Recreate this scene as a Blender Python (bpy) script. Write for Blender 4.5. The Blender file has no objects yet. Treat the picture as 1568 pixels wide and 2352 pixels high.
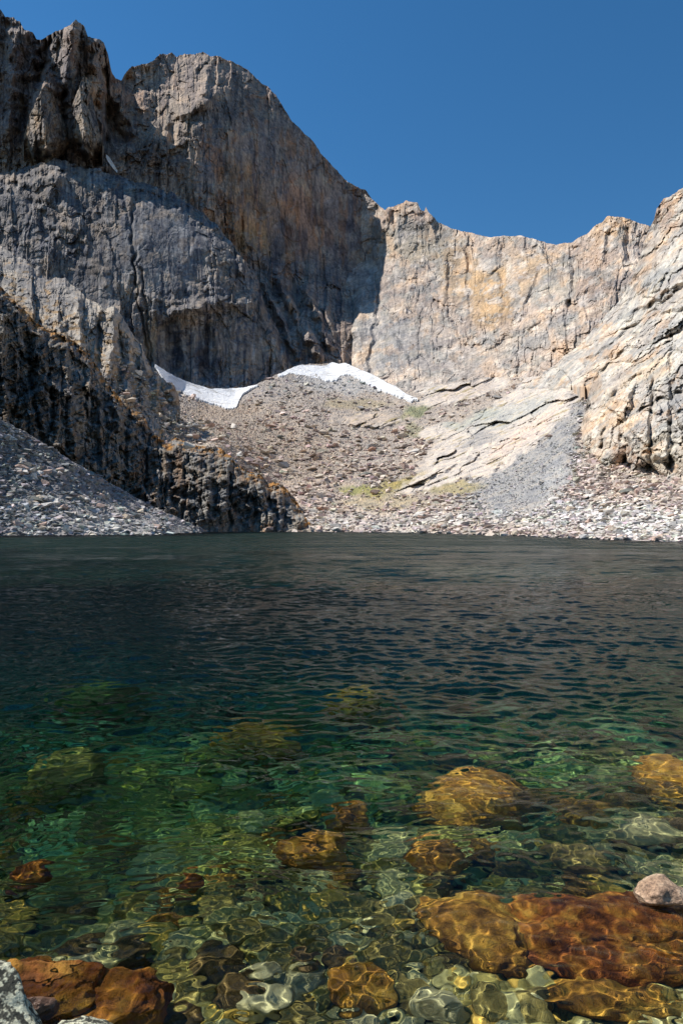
import bpy, math, random
import numpy as np
from mathutils import Vector, Matrix
random.seed(7); RNG = np.random.default_rng(11)
S = bpy.context.scene
COL = S.collection
# ---------------------------------------------------------------- camera
FOC, CX, HY, EYE = 1568.0, 784.0, 1208.0, 2.2      # units: a 1568 x 2352 picture; eye 2.2 m over the lake
cam = bpy.data.objects.new('camera', bpy.data.cameras.new('camera')); COL.objects.link(cam)
cam.data.sensor_fit = 'VERTICAL'; cam.data.sensor_height = 36; cam.data.lens = 24
cam.data.shift_y = (HY - 1176.0) / 2352.0
cam.data.clip_start = 0.05; cam.data.clip_end = 9000
cam.location = (0, 0, EYE); cam.rotation_euler = (math.radians(90), 0, 0)
S.camera = cam
# ---------------------------------------------------------------- sky and sun
SUN = Vector((-0.60, 0.135, 0.785)).normalized()
W = bpy.data.worlds.new('World'); S.world = W; W.use_nodes = True
wn = W.node_tree; bg = wn.nodes['Background']
sk = wn.nodes.new('ShaderNodeTexSky'); sk.sky_type = 'NISHITA'; sk.sun_disc = False
sk.sun_elevation = math.asin(SUN.z); sk.sun_rotation = math.atan2(SUN.x, SUN.y)
sk.altitude = 3600; sk.air_density = 1.6; sk.dust_density = 0.0; sk.ozone_density = 6.0
hs = wn.nodes.new('ShaderNodeHueSaturation'); hs.inputs['Hue'].default_value = .495; hs.inputs['Value'].default_value = 1.12; hs.inputs['Saturation'].default_value = 1.20     # the deep blue of a polarised high-altitude sky
wn.links.new(sk.outputs[0], hs.inputs['Color']); wn.links.new(hs.outputs[0], bg.inputs[0]); bg.inputs[1].default_value = 0.078
sun = bpy.data.objects.new('sun', bpy.data.lights.new('sun', 'SUN')); COL.objects.link(sun)
sun.data.energy = 5.0; sun.data.angle = math.radians(0.53); sun.data.color = (1.0, 0.955, 0.88)
sun.rotation_euler = SUN.to_track_quat('Z', 'Y').to_euler(); sun.location = (0, 0, 50)
try: sun.data.cycles.is_caustics_light = True
except Exception: pass
vs = S.view_settings; vs.view_transform = 'Standard'; vs.look = 'None'; vs.exposure = 0.38; vs.gamma = 1
try:
    S.cycles.use_denoising = True; S.cycles.denoiser = 'OPENIMAGEDENOISE'
    S.cycles.max_bounces = 8; S.cycles.diffuse_bounces = 3; S.cycles.transmission_bounces = 6
    S.cycles.sample_clamp_indirect = 4; S.cycles.sample_clamp_direct = 0
except Exception: pass
# ---------------------------------------------------------------- helpers
def at(px, py, Y): return ((px - CX) / FOC * Y, Y, EYE + (HY - py) / FOC * Y)
def bed(px, py, depth):                 # the point 'depth' under the lake seen (through the flat surface) at a pixel
    dx, dz = (px - CX) / FOC, (HY - py) / FOC
    t = EYE / -dz; hx, hy = dx * t, t
    hl = math.hypot(dx, 1.0); si = hl / math.hypot(hl, dz) / 1.333; tt = si / math.sqrt(1 - si * si) * depth
    return (hx + dx / hl * tt, hy + tt / hl, -depth)
def _h(ix, iy, iz, seed):
    n = (ix.astype(np.int64) * 374761393 + iy.astype(np.int64) * 668265263 + iz.astype(np.int64) * 2147483647 + seed * 974634777) & 0xFFFFFFFF
    n = ((n ^ (n >> 13)) * 1274126177) & 0xFFFFFFFF
    n = ((n ^ (n >> 15)) * 2246822519) & 0xFFFFFFFF
    return (n ^ (n >> 16)) & 0xFFFFFFFF
def rnd(ix, iy, iz, seed): return _h(ix, iy, iz, seed) / 4294967295.0
def noise(x, y, z=None, seed=0):        # value-gradient noise, about -1..1
    z = np.zeros_like(x) if z is None else z
    xi, yi, zi = np.floor(x), np.floor(y), np.floor(z)
    fx, fy, fz = x - xi, y - yi, z - zi
    u, v, w = [f * f * f * (f * (f * 6 - 15) + 10) for f in (fx, fy, fz)]
    def g(a, b, c):
        h = _h(xi + a, yi + b, zi + c, seed)
        gx = (h & 1023) / 511.5 - 1; gy = ((h >> 10) & 1023) / 511.5 - 1; gz = ((h >> 20) & 1023) / 511.5 - 1
        return gx * (fx - a) + gy * (fy - b) + gz * (fz - c)
    L = lambda a, b, t: a + (b - a) * t
    r = L(L(L(g(0,0,0), g(1,0,0), u), L(g(0,1,0), g(1,1,0), u), v), L(L(g(0,0,1), g(1,0,1), u), L(g(0,1,1), g(1,1,1), u), v), w)
    return r * 1.5
def fbm(x, y, z=None, octv=4, seed=0, gain=.5):
    z = np.zeros_like(x) if z is None else z
    s = 0; a = 1; f = 1
    for i in range(octv):
        s = s + a * noise(x * f, y * f, z * f, seed + i * 17); a *= gain; f *= 2.03
    return s
def cells(x, y, seed=0, z=None):        # 2-D Worley: (nearest distance, edge distance, tilted-plane offset in -1..1, cell id 0..1)
    xi, yi = np.floor(x), np.floor(y); Z = np.zeros_like(xi)
    d1 = np.full(x.shape, 9.0); d2 = np.full(x.shape, 9.0); pl = np.zeros(x.shape); cid = np.zeros(x.shape)
    for a in (-1, 0, 1):
        for b in (-1, 0, 1):
            cx, cy = xi + a, yi + b
            ox = cx + rnd(cx, cy, Z, seed); oy = cy + rnd(cx, cy, Z, seed + 1)
            dx, dy = x - ox, y - oy; d = dx * dx + dy * dy
            k1 = rnd(cx, cy, Z, seed + 2); kx = rnd(cx, cy, Z, seed + 3) - .5; ky = rnd(cx, cy, Z, seed + 4) - .5
            m = d < d1
            d2 = np.where(m, d1, np.minimum(d2, d)); d1 = np.where(m, d, d1)
            pl = np.where(m, (k1 - .5) + 1.6 * (kx * dx + ky * dy), pl); cid = np.where(m, k1, cid)
    return np.sqrt(d1), np.sqrt(d2) - np.sqrt(d1), pl, cid
def blocks(x, y, seed=0):               # jointed rock: (offset with tilt in about -1..1, distance to the joint)
    u = x + .33 * noise(x * .8, y * .12, seed=seed + 7); i = np.floor(u); Z = np.zeros_like(i)
    v = y * (.6 + .9 * rnd(i, Z, Z, seed)) + 9 * rnd(i, Z, Z, seed + 1) + .2 * noise(x * 2.1, y * .5, seed=seed + 8); j = np.floor(v)
    fu, fv = u - i - .5, v - j - .5
    k = rnd(i, j, Z, seed + 2) - .5; c = rnd(i, Z, Z, seed + 6) - .5
    return .7 * k + .6 * c + 1.1 * (rnd(i, j, Z, seed + 3) - .5) * fu + 1.0 * (rnd(i, j, Z, seed + 4) - .35) * fv, np.minimum(.5 - np.abs(fu), .5 - np.abs(fv))
def sm(a, b, x):
    t = np.clip((x - a) / (b - a), 0, 1); return t * t * (3 - 2 * t)
def mesh(name, V, F, mat, parent=None, smooth=False, col=None):
    V = np.ascontiguousarray(V, np.float32); F = np.ascontiguousarray(F, np.int32)
    me = bpy.data.meshes.new(name); n = F.shape[1]
    me.vertices.add(len(V)); me.vertices.foreach_set('co', V.ravel())
    me.loops.add(F.size); me.loops.foreach_set('vertex_index', F.ravel())
    me.polygons.add(len(F)); me.polygons.foreach_set('loop_start', np.arange(0, F.size, n, dtype=np.int32))
    me.polygons.foreach_set('use_smooth', np.full(len(F), smooth))
    if col is not None:
        a = me.color_attributes.new('tint', 'FLOAT_COLOR', 'POINT')
        a.data.foreach_set('color', np.ascontiguousarray(np.concatenate([col, np.ones((len(col), 1))], 1), np.float32).ravel())
    me.update(calc_edges=True); me.validate()
    me.materials.append(mat)
    o = bpy.data.objects.new(name, me); COL.objects.link(o); o.parent = parent
    return o
def gridfaces(nr, nc):                  # rows x columns vertex grid
    i = np.arange(nr - 1)[:, None] * nc + np.arange(nc - 1)[None]
    return np.stack([i, i + 1, i + nc + 1, i + nc], -1).reshape(-1, 4)
def tag(o, label=None, cat=None, group=None, kind=None):
    for k, v in (('label', label), ('category', cat), ('group', group), ('kind', kind)):
        if v: o[k] = v
    return o
class Mat:
    def __init__(s, name, rough=.9, spec=.3):
        s.m = bpy.data.materials.new(name); s.m.use_nodes = True; s.t = s.m.node_tree
        s.b = s.t.nodes['Principled BSDF']; s.b.inputs['Roughness'].default_value = rough
        s.b.inputs['Specular IOR Level'].default_value = spec
        s.geo = s.t.nodes.new('ShaderNodeNewGeometry')
    def n(s, typ, **k):
        nd = s.t.nodes.new('ShaderNode' + typ)
        for a, v in k.items():
            if a.startswith('i_'):
                key = a[2:]; key = int(key) if key.isdigit() else key
                if hasattr(v, 'bl_idname') or isinstance(v, bpy.types.NodeSocket): s.t.links.new(v, nd.inputs[key])
                else: nd.inputs[key].default_value = v
            else: setattr(nd, a, v)
        return nd
    def pos(s, scale=(1, 1, 1), obj=False):
        src = s.n('TexCoord').outputs['Object'] if obj else s.geo.outputs['Position']
        return s.n('Mapping', i_Vector=src, i_Scale=scale).outputs[0]
    def noise(s, scale=(1, 1, 1), detail=4, rough=.6, obj=False, dist=0, out=0):
        return s.n('TexNoise', i_Vector=s.pos(scale, obj), i_Scale=1.0, i_Detail=detail, i_Roughness=rough, i_Distortion=dist).outputs[out]
    def ramp(s, fac, stops):
        r = s.n('ValToRGB', i_0=fac); e = r.color_ramp.elements
        while len(e) < len(stops): e.new(.5)
        for q, (p, c) in zip(e, stops): q.position = p; q.color = (*c, 1) if len(c) == 3 else (c[0],) * 3 + (1,)
        return r.outputs[0]
    def mix(s, a, b, fac, mode='MIX'):
        m = s.n('Mix', data_type='RGBA', blend_type=mode, clamp_result=False)
        for q, v in ((0, fac), (6, a), (7, b)):
            if isinstance(v, bpy.types.NodeSocket): s.t.links.new(v, m.inputs[q])
            else: m.inputs[q].default_value = (*v, 1) if isinstance(v, tuple) else v
        return m.outputs[2]
    def math(s, op, a, b=0.0, c=0.0):
        m = s.n('Math', operation=op)
        for q, v in ((0, a), (1, b), (2, c)):
            if isinstance(v, bpy.types.NodeSocket): s.t.links.new(v, m.inputs[q])
            else: m.inputs[q].default_value = v
        return m.outputs[0]
    def bump(s, h, dist, strength=1.0):
        return s.n('Bump', i_Height=h, i_Distance=dist, i_Strength=strength).outputs[0]
    def set(s, **k):
        for a, v in k.items():
            if isinstance(v, bpy.types.NodeSocket): s.t.links.new(v, s.b.inputs[a.replace('_', ' ')])
            else: s.b.inputs[a.replace('_', ' ')].default_value = v
        return s.m
# ================================================================ mountains, cliffs, slopes
def rbf(ctrl):
    P = np.array([[c[0], c[1]] for c in ctrl], float) / 100; v = np.array([c[2] for c in ctrl], float); n = len(P)
    D = np.linalg.norm(P[:, None] - P[None], axis=2); M = np.zeros((n + 3, n + 3)); M[:n, :n] = -D; M[:n, n] = 1; M[:n, n + 1:] = P
    M[n, :n] = 1; M[n + 1:, :n] = P.T; M[:n, :n] += np.eye(n) * 0.02
    w = np.linalg.solve(M, np.concatenate([v, np.zeros(3)]))
    def f(px, py):
        px = np.asarray(px, float) / 100; py = np.asarray(py, float) / 100
        r = w[n] + w[n + 1] * px + w[n + 2] * py
        for i in range(n): r = r - w[i] * np.hypot(px - P[i, 0], py - P[i, 1])
        return r
    return f
def seg(px, py, x1, y1, x2, y2):
    dx, dy = x2 - x1, y2 - y1; L = dx * dx + dy * dy
    t = np.clip(((px - x1) * dx + (py - y1) * dy) / L, 0, 1)
    side = np.sign((px - x1) * dy - (py - y1) * dx)
    return np.hypot(px - x1 - t * dx, py - y1 - t * dy), t, side
def relief(px, py, feats):              # ribs (+) and gullies (-): x1,y1,x2,y2,width in picture units, amount in metres
    r = np.zeros_like(px); wx = px + 9 * noise(px / 22, py / 22, seed=70); wy = py + 9 * noise(px / 22, py / 22, seed=71)
    for (x1, y1, x2, y2, w, a) in feats:
        d, t, _ = seg(wx, wy, x1, y1, x2, y2)
        r = r + a * np.clip(1 - d / w, 0, 1) ** .8 * sm(0, .12, t + .06) * sm(0, .12, 1.06 - t)
    return r
def blobs(px, py, base, bl, warp=26):
    wx = px + warp * fbm(px / 60, py / 90, octv=4, seed=80); wy = py + warp * fbm(px / 60, py / 90, octv=4, seed=81)
    c = np.repeat(np.array(base, float)[None], px.size, 0).reshape(px.shape + (3,)) if isinstance(base, tuple) else base.copy()
    for (x, y, rx, ry, ang, colr, s) in bl:
        a = math.radians(ang); dx, dy = wx - x, wy - y
        u = (dx * math.cos(a) + dy * math.sin(a)) / rx; v = (-dx * math.sin(a) + dy * math.cos(a)) / ry
        k = (s * (1 - sm(.55, 1.15, np.hypot(u, v))))[..., None]
        c = c * (1 - k) + np.array(colr) * k
    return c
def stain(c, n, colr, t, s):
    k = (np.clip((n - t) / .22, 0, 1) * s)[..., None]; return c * (1 - k) + np.array(colr) * k
def field(px, py, lst, warp=12, seed=85):
    wx = px + warp * fbm(px / 30, py / 30, octv=4, seed=seed); wy = py + warp * .6 * fbm(px / 30, py / 30, octv=4, seed=seed + 1); r = np.zeros_like(px)
    for (x, y, rx, ry, ang, v) in lst:
        a = math.radians(ang); dx, dy = wx - x, wy - y
        r = np.maximum(r, v * (1 - sm(.8, 1.1, np.hypot((dx * math.cos(a) + dy * math.sin(a)) / rx, (-dx * math.sin(a) + dy * math.cos(a)) / ry))))
    return r
def columns(x0, x1, step=2.1, d0=-30, d1=1600):
    a = np.arange(x0, max(x0, d0), 14.0); b = np.arange(max(x0, d0), min(x1, d1), step); c = np.arange(min(x1, d1), x1, 14.0)
    return np.concatenate([a, b, c, [x1]])
def sheet(name, top, bot, ctrl, mat, rel, tint, label, step=2.1, nrow=None, jag=(5, 3), bjag=0, back=(60, .9), foot=12, zrel=None, solid=8, crest=None):
    xs = columns(top[0][0], top[-1][0], step)
    tp = np.interp(xs, [p[0] for p in top], [p[1] for p in top]); bt = np.interp(xs, [p[0] for p in bot], [p[1] for p in bot])
    j = jag[0] * fbm(xs / 30, xs * 0 + 3.3, octv=6, seed=90, gain=.62); tp = tp + j - jag[1] * np.abs(noise(xs / 7, xs * 0, seed=91))
    bt = bt + bjag * fbm(xs / 14, xs * 0 + 7.7, octv=5, seed=93, gain=.7)
    bt = np.maximum(bt, tp + 1.5)
    nrow = nrow or int(np.max((bt - tp)[(xs > -40) & (xs < 1620)]) / step)
    t = np.linspace(0, 1, nrow)[:, None]; ctrl = ctrl; py = tp[None] * (1 - t) + bt[None] * t; px = np.repeat(xs[None], nrow, 0)
    f = ctrl if callable(ctrl) else rbf(ctrl); Y = f(px, py); Y = Y - rel(px, py)
    if crest: Y = Y + crest[0] * sm(crest[1], -4, py - tp[None] + .3 * crest[1] * fbm(px / 25, py / 25, octv=4, seed=94))
    X = (px - CX) / FOC * Y; Z = EYE + (HY - py) / FOC * Y
    if zrel is not None: Z = Z + zrel(px, py, X, Y)
    C = np.clip(tint(px, py), 0, 1)
    # behind the crest the mass runs back and falls away; in front of its foot it goes into the ground
    bx, by, bz, fx, fy, fz = [], [], [], [], [], []
    for k in range(solid, 0, -1):
        s = back[0] * (k / solid) ** 1.4; by.append(Y[0] + s); bx.append(X[0] * (Y[0] + s) / Y[0]); bz.append(Z[0] - back[1] * s * (k / solid))
    fx.append(X[-1]); fy.append(Y[-1] - foot * .15); fz.append(Z[-1] - foot)
    X, Y, Z = [np.concatenate([np.array(q), m_, np.array(r_)]) for q, m_, r_ in ((bx, X, fx), (by, Y, fy), (bz, Z, fz))]
    C = np.concatenate([np.repeat(C[:1], solid, 0), C, C[-1:]])
    nr, nc = X.shape
    o = mesh(name, np.stack([X, Y, Z], -1).reshape(-1, 3), gridfaces(nr, nc)[:, ::-1], mat, smooth=False, col=C.reshape(-1, 3))
    tag(o, label, name.replace('_', ' '), kind='structure')
    return o, f
def wall_relief(yref, k=1.0, feats=(), seed=0, cw=30, ch=75, smooth=(), lean=0.0, ribs=3.2, ledge=None):
    def rel(px, py):
        a = px * yref / FOC; b = py * yref / FOC
        wa = a + .16 * cw * fbm(a / cw * 1.3, b / ch * .8, octv=4, seed=seed + 1) * 2 + lean * b
        wb = b + .14 * ch * fbm(a / ch * 2, b / ch * 1.4, octv=3, seed=seed + 2)
        r = np.zeros_like(a)
        for s, am in ((1.6, 1.1), (1, .9), (.42, .5), (.17, .24), (.07, .10)):
            d, e, pl, _ = cells(wa / (cw * s), wb / (ch * s), seed=seed + int(100 * s))
            q, g = blocks(wa / (cw * s * .7), wb / (ch * s * .8), seed=seed + int(1000 * s))
            r += am * (9 * pl + 9.5 * q) - am * 2.0 * (1 - sm(0, .08, g))
        r += 5 * fbm(a / 45, b / 60, octv=5, seed=seed + 5, gain=.5)
        r += ribs * (1 - 2 * np.abs(noise(a / 9, b / 60, seed=seed + 6))) * (.5 + .5 * noise(a / 70, b / 70, seed=seed + 8))
        if ledge:
            sl, per, la = ledge; q = (py - sl * px) / per + .55 * fbm(px / 90, py / 90, octv=4, seed=seed + 11); fr = q - np.floor(q)
            r += la * (sm(0, .2, fr) - fr) * sm(-.35, .3, fbm(px / 60, py / 40, octv=3, seed=seed + 12) + .1)
        m = np.ones_like(a)
        for (x, y, rx, ry, ang, v) in smooth:
            c, s_ = math.cos(math.radians(ang)), math.sin(math.radians(ang)); dx, dy = px - x, py - y
            q = np.hypot((dx * c + dy * s_) / rx, (-dx * s_ + dy * c) / ry); m = m * (1 + (v - 1) * (1 - sm(.6, 1.1, q)))
        return k * r * m * yref / 1000 + relief(px, py, feats)
    return rel
def rock_shader(name, unit=1.0, streak=.5, crack=.35, bump=1.0, grain=.5, tilt=0.0):
    m = Mat(name, .93, .15)
    tint = m.n('Attribute', attribute_name='tint').outputs['Color']
    u = 1 / unit
    big = m.ramp(m.noise((u / 45, u / 45, u / 45), 7, .62), [(.33, (.55, .57, .64)), (.5, (1, 1, 1)), (.68, (1.35, 1.22, 1.05))])
    c = m.mix(tint, big, .8, 'MULTIPLY')
    fine = m.ramp(m.noise((u / 4, u / 4, u / 5), 8, .72), [(.28, (.45,)), (.5, (1,)), (.72, (1.42,))])
    c = m.mix(c, fine, grain, 'MULTIPLY')
    if streak:
        st = m.math('MULTIPLY', m.noise((u / 5, u / 5, u / 170), 5, .7), m.math('MULTIPLY_ADD', m.noise((u / 60, u / 60, u / 80), 3, .5), 1.0, .5))
        c = m.mix(c, m.ramp(st, [(.34, (1, 1, 1)), (.40, (1.12, 1.08, 1.02)), (.50, (.9, .9, .92)), (.62, (.38, .39, .43))]), streak, 'MULTIPLY')
    if crack:
        wp = m.n('VectorMath', operation='ADD', i_0=m.geo.outputs['Position'],
                 i_1=m.n('VectorMath', operation='SCALE', i_0=m.noise((u / 14,) * 3, 4, .6, out=1), i_Scale=14 * unit).outputs[0]).outputs[0]
        for sc, wd in ((26, .045), (9, .06)):
            mp = m.n('Mapping', i_Vector=wp, i_Scale=(u / sc, u / sc, u / (sc * 2.6)), i_Rotation=(0, tilt, 0)).outputs[0]
            v = m.n('TexVoronoi', feature='DISTANCE_TO_EDGE', i_Vector=mp, i_Scale=1.0).outputs['Distance']
            c = m.mix(c, m.ramp(v, [(0, (.35,)), (wd, (1,))]), crack, 'MULTIPLY')
    h = m.noise((u / 7, u / 7, u / 12), 9, .62)
    m.set(Base_Color=c, Normal=m.bump(h, 1.3 * unit * bump, .8))
    return m.m
def crop1(*p): return [(x * .5127, y * .5127) for x, y in p]
def crop2(*p): return [(746.4 + x * .5240, 344.5 + y * .5240) for x, y in p]
GREY, PURP, OCH, PINK, PALE, DARK, WHITE = (.25, .235, .225), (.20, .185, .19), (.40, .27, .155), (.43, .34, .28), (.52, .46, .38), (.07, .07, .075), (.62, .58, .52)
GREEN = (.17, .18, .13)
M_FAR = rock_shader('far_granite', 1.0, .75, .45, grain=.7)
M_WALL = rock_shader('sunlit_wall_granite', 1.0, .35, .55, grain=.6, bump=.8)
M_MID = rock_shader('granite', .45, .45, .5, bump=1.0)
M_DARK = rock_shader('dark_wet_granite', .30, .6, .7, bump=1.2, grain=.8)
M_SLAB = rock_shader('scoured_granite', .40, .35, .35, bump=.7, tilt=.6)
# --- the high peak with its sheer shaded face, and the spires left of it
top = [(-700, 60), (-300, 40), (-60, -10)] + crop1((0, 40), (25, 75), (60, 80), (90, 95), (110, 135), (150, 145), (165, 175), (185, 180), (215, 155), (265, 140), (300, 125),
   (335, 97), (342, 88), (350, 100), (380, 120), (395, 165), (430, 180), (465, 190), (485, 245), (500, 320), (520, 355), (545, 365), (558, 335), (590, 295), (660, 285), (690, 270),
   (715, 243), (770, 240), (790, 258), (830, 240), (850, 245), (880, 240), (910, 235), (940, 248), (985, 255), (1030, 275), (1060, 285), (1105, 310), (1140, 345), (1165, 370), (1200, 385),
   (1225, 420), (1260, 460), (1310, 550), (1400, 635), (1450, 700), (1500, 755), (1560, 820)) + [(840, 438), (880, 500), (960, 640), (1000, 800)]
bot = [(-700, 900), (1000, 900)]
ctrl = [(-700, 60, 900), (-700, 700, 1050), (0, 30, 1020), (100, 100, 1030), (170, 50, 1010), (230, 100, 1030), (265, 190, 1090), (150, 200, 1000), (60, 250, 1030), (0, 400, 1020), (130, 330, 1015), (250, 380, 1025),
        (200, 280, 1005), (240, 250, 1035), (275, 300, 1080), (290, 180, 1180), (400, 130, 1230), (480, 125, 1235), (560, 160, 1265), (620, 200, 1290), (300, 260, 1110), (400, 230, 1130), (470, 215, 1090), (330, 330, 1055), (400, 330, 1045),
        (420, 420, 1025), (440, 300, 1055), (480, 480, 1020), (480, 250, 1085), (560, 300, 1130), (560, 500, 1065), (700, 400, 1210), (700, 600, 1160), (840, 560, 1250), (840, 440, 1290), (780, 400, 1280), (840, 640, 1215),
        (600, 620, 1085), (650, 700, 985), (700, 840, 860), (760, 780, 930), (860, 860, 900), (780, 660, 1120), (400, 800, 1020), (0, 800, 1020), (900, 640, 1210), (1000, 850, 1000)]
feats = [(108, 190, 75, 330, 30, 58), (205, 190, 190, 330, 20, 52), (168, 60, 150, 180, 24, 44), (240, 240, 290, 330, 26, -50), (112, 80, 90, 190, 16, -44), (262, 190, 250, 330, 22, -34), (148, 210, 140, 330, 12, -30), (40, 60, 20, 300, 26, 30), (210, 90, 225, 190, 16, 24), (232, 200, 235, 320, 12, 26),
         (478, 160, 462, 240, 16, 16), (455, 140, 440, 200, 12, 14), (500, 220, 405, 270, 14, 16), (400, 270, 398, 330, 12, -14), (330, 220, 330, 290, 22, 18), (300, 270, 290, 350, 18, 20), (360, 290, 345, 370, 14, 16), (560, 200, 620, 215, 14, 10),
         (640, 640, 740, 830, 16, 40), (700, 660, 760, 800, 12, 34), (600, 640, 680, 810, 12, 28), (665, 640, 700, 760, 10, -24), (745, 700, 770, 790, 8, 20), (570, 560, 640, 640, 20, 10), (760, 470, 800, 640, 16, 5), (640, 380, 660, 600, 26, 6), (520, 260, 540, 560, 20, 6)]
smooth = [(650, 430, 170, 210, -20, .33), (760, 520, 90, 120, 0, .35), (470, 380, 50, 120, 0, .6)]
def tint(px, py):
    c = 1.18 * blobs(px, py, (.26, .22, .195), [(60, 200, 130, 200, 0, PURP, .6), (200, 230, 30, 80, 10, OCH, .55), (100, 260, 35, 90, 20, (.34, .26, .18), .5), (400, 190, 130, 80, 0, (.37, .31, .26), .75), (500, 150, 60, 30, 10, PINK, .6),
        (400, 290, 110, 80, 20, (.30, .27, .23), .6), (640, 400, 170, 220, -25, (.29, .235, .21), .8), (560, 470, 70, 120, 0, (.34, .22, .12), .7), (690, 470, 50, 90, -15, (.37, .22, .15), .75), (640, 300, 100, 70, 30, (.30, .24, .21), .7),
        (600, 560, 110, 45, 10, (.27, .20, .12), .7), (780, 500, 60, 110, 0, (.30, .23, .20), .7), (720, 550, 60, 40, 0, (.31, .20, .15), .8), (650, 540, 28, 60, 20, (.13, .13, .15), .7), (810, 500, 30, 100, 0, (.15, .15, .17), .6), (700, 610, 110, 22, 0, (.14, .14, .15), .7), (480, 330, 36, 80, 0, (.15, .16, .19), .6),
        (590, 380, 14, 120, 5, (.14, .14, .17), .5), (700, 760, 90, 90, 0, (.30, .28, .26), .7)])
    c = stain(c, fbm(px / 26, py / 150, octv=5, seed=321, gain=.6), (.36, .19, .10), .12, .6 * field(px, py, [(640, 440, 230, 230, -25, 1), (200, 200, 220, 130, 0, .6)]))
    c = stain(c, fbm(px / 16, py / 130, octv=5, seed=322, gain=.6), (.13, .125, .145), .14, .6)
    c = stain(c, fbm(px / 30, py / 40, octv=5, seed=323, gain=.6), (.38, .33, .28), .2, .6)
    return c * np.array((1.07, 1.0, .94)) * (1 + .3 * fbm(px / 7, py / 40, octv=4, seed=301, gain=.6))[..., None]
sheet('mountain', top, bot, ctrl, M_FAR, wall_relief(1000, .95, feats, 10, 28, 80, smooth, ribs=2.2, ledge=(.2, 46, 9)), tint, 'high granite peak with a sheer shaded face and jagged spires', jag=(4, 3), back=(500, .8))
# --- two pinnacles standing out in front of the towers
def pinnacle(top, bot, yc, ye, xm, label, seed):
    hw = (top[-1][0] - top[0][0]) / 2.0
    def dep(px, py):
        u = np.abs(px - xm - .12 * (py - top[0][1])) / hw
        return yc + (ye - yc) * np.clip(u, 0, 1.4) ** 1.1 + .18 * (bot[0][1] - py) + 120 * sm(bot[0][1] - 75, bot[0][1] + 5, py + 12 * noise(px / 14, py / 14, seed=seed))
    sheet('rock_pinnacle', top, bot, dep, M_FAR, wall_relief(950, .85, [], seed, 18, 44, ribs=3, ledge=(.3, 30, 6)),
          lambda px, py: stain(stain(blobs(px, py, (.34, .285, .235), []), fbm(px / 16, py / 70, octv=5, seed=seed + 3, gain=.6), (.44, .30, .18), .1, .6), fbm(px / 14, py / 60, octv=5, seed=seed + 4, gain=.6), (.19, .175, .18), .15, .7),
          label, step=1.7, jag=(5, 4), back=(60, .4), foot=30)
pinnacle([(52, 336), (60, 300), (70, 262), (84, 232), (96, 206), (106, 189), (112, 190), (120, 212), (134, 244), (150, 292), (168, 345)], [(52, 392), (168, 408)], 905, 985, 106, 'lower left rock pinnacle standing before the jagged towers', 400)
pinnacle([(158, 290), (168, 240), (180, 206), (190, 182), (197, 176), (203, 182), (210, 214), (219, 262), (230, 310), (242, 350)], [(158, 385), (242, 395)], 915, 985, 194, 'tan rock pinnacle left of the gully with the tiny snow tongue', 420)
# --- the broad slab wall under the peak
top = [(-700, 300), (-200, 380), (0, 400), (60, 385), (120, 365), (190, 385), (250, 400), (300, 412), (340, 422), (400, 448), (450, 478), (490, 508), (520, 545), (548, 580), (575, 615), (592, 640), (606, 690), (630, 745), (655, 790), (668, 830), (690, 862)]
bot = [(-700, 930), (0, 930), (690, 925)]
ctrl = [(-700, 300, 1000), (-700, 900, 900), (0, 400, 965), (120, 365, 972), (250, 400, 985), (340, 422, 988), (450, 478, 985), (520, 545, 972), (592, 640, 960), (655, 790, 905), (690, 880, 870), (0, 600, 880), (0, 900, 820), (200, 600, 885), (330, 550, 895), (330, 700, 850),
        (330, 900, 820), (430, 600, 900), (450, 720, 855), (520, 640, 915), (560, 740, 885), (450, 900, 830), (580, 900, 845), (420, 780, 862), (560, 820, 866)]
feats = [(275, 400, 312, 600, 6, -6), (306, 590, 345, 850, 5, -11), (322, 600, 350, 840, 4, -8), (310, 430, 300, 560, 6, -9), (440, 560, 620, 640, 30, 10), (380, 720, 470, 705, 16, 14), (380, 740, 400, 860, 30, -16), (470, 740, 480, 860, 22, -14), (540, 560, 565, 640, 8, 10), (440, 700, 590, 690, 22, 12),
         (120, 400, 190, 560, 26, 14), (60, 420, 120, 540, 20, -14), (200, 560, 250, 660, 16, 8), (500, 520, 560, 600, 14, 12), (150, 380, 90, 480, 16, 12)]
smooth = [(380, 560, 120, 140, 20, .3), (400, 800, 130, 70, 0, .35), (560, 790, 70, 60, 0, .4), (240, 620, 70, 120, 20, .45)]
def tint(px, py):
    c = .80 * blobs(px, py, (.275, .25, .235), [(150, 480, 90, 90, 0, (.27, .24, .22), .6), (380, 560, 130, 120, 20, (.25, .255, .27), .8), (350, 560, 20, 120, 0, (.16, .165, .19), .6), (430, 560, 14, 80, 0, (.38, .38, .39), .5), (290, 450, 30, 60, 0, (.17, .17, .19), .6), (350, 770, 16, 60, 0, (.38, .31, .22), .7),
        (410, 790, 26, 60, 0, (.07, .07, .085), .9), (475, 790, 20, 60, 0, (.07, .07, .085), .85), (560, 800, 80, 60, 0, (.30, .26, .225), .8), (440, 880, 160, 26, 0, (.36, .35, .34), .6), (560, 700, 90, 50, 20, (.33, .29, .24), .6), (550, 590, 30, 40, 40, (.36, .33, .28), .6), (100, 760, 200, 120, 30, (.17, .17, .18), .5)])
    c = stain(c, fbm(px / 9, py / 160, octv=5, seed=324, gain=.65), (.09, .095, .12), .14, .8)
    c = stain(c, fbm(px / 12, py / 120, octv=5, seed=325, gain=.6), (.40, .38, .36), .2, .6)
    c = stain(c, fbm(px / 40, py / 30, octv=5, seed=326, gain=.6), (.34, .27, .21), .15, .6)
    return c * (1 + .25 * fbm(px / 6, py / 50, octv=4, seed=302, gain=.6))[..., None]
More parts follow.
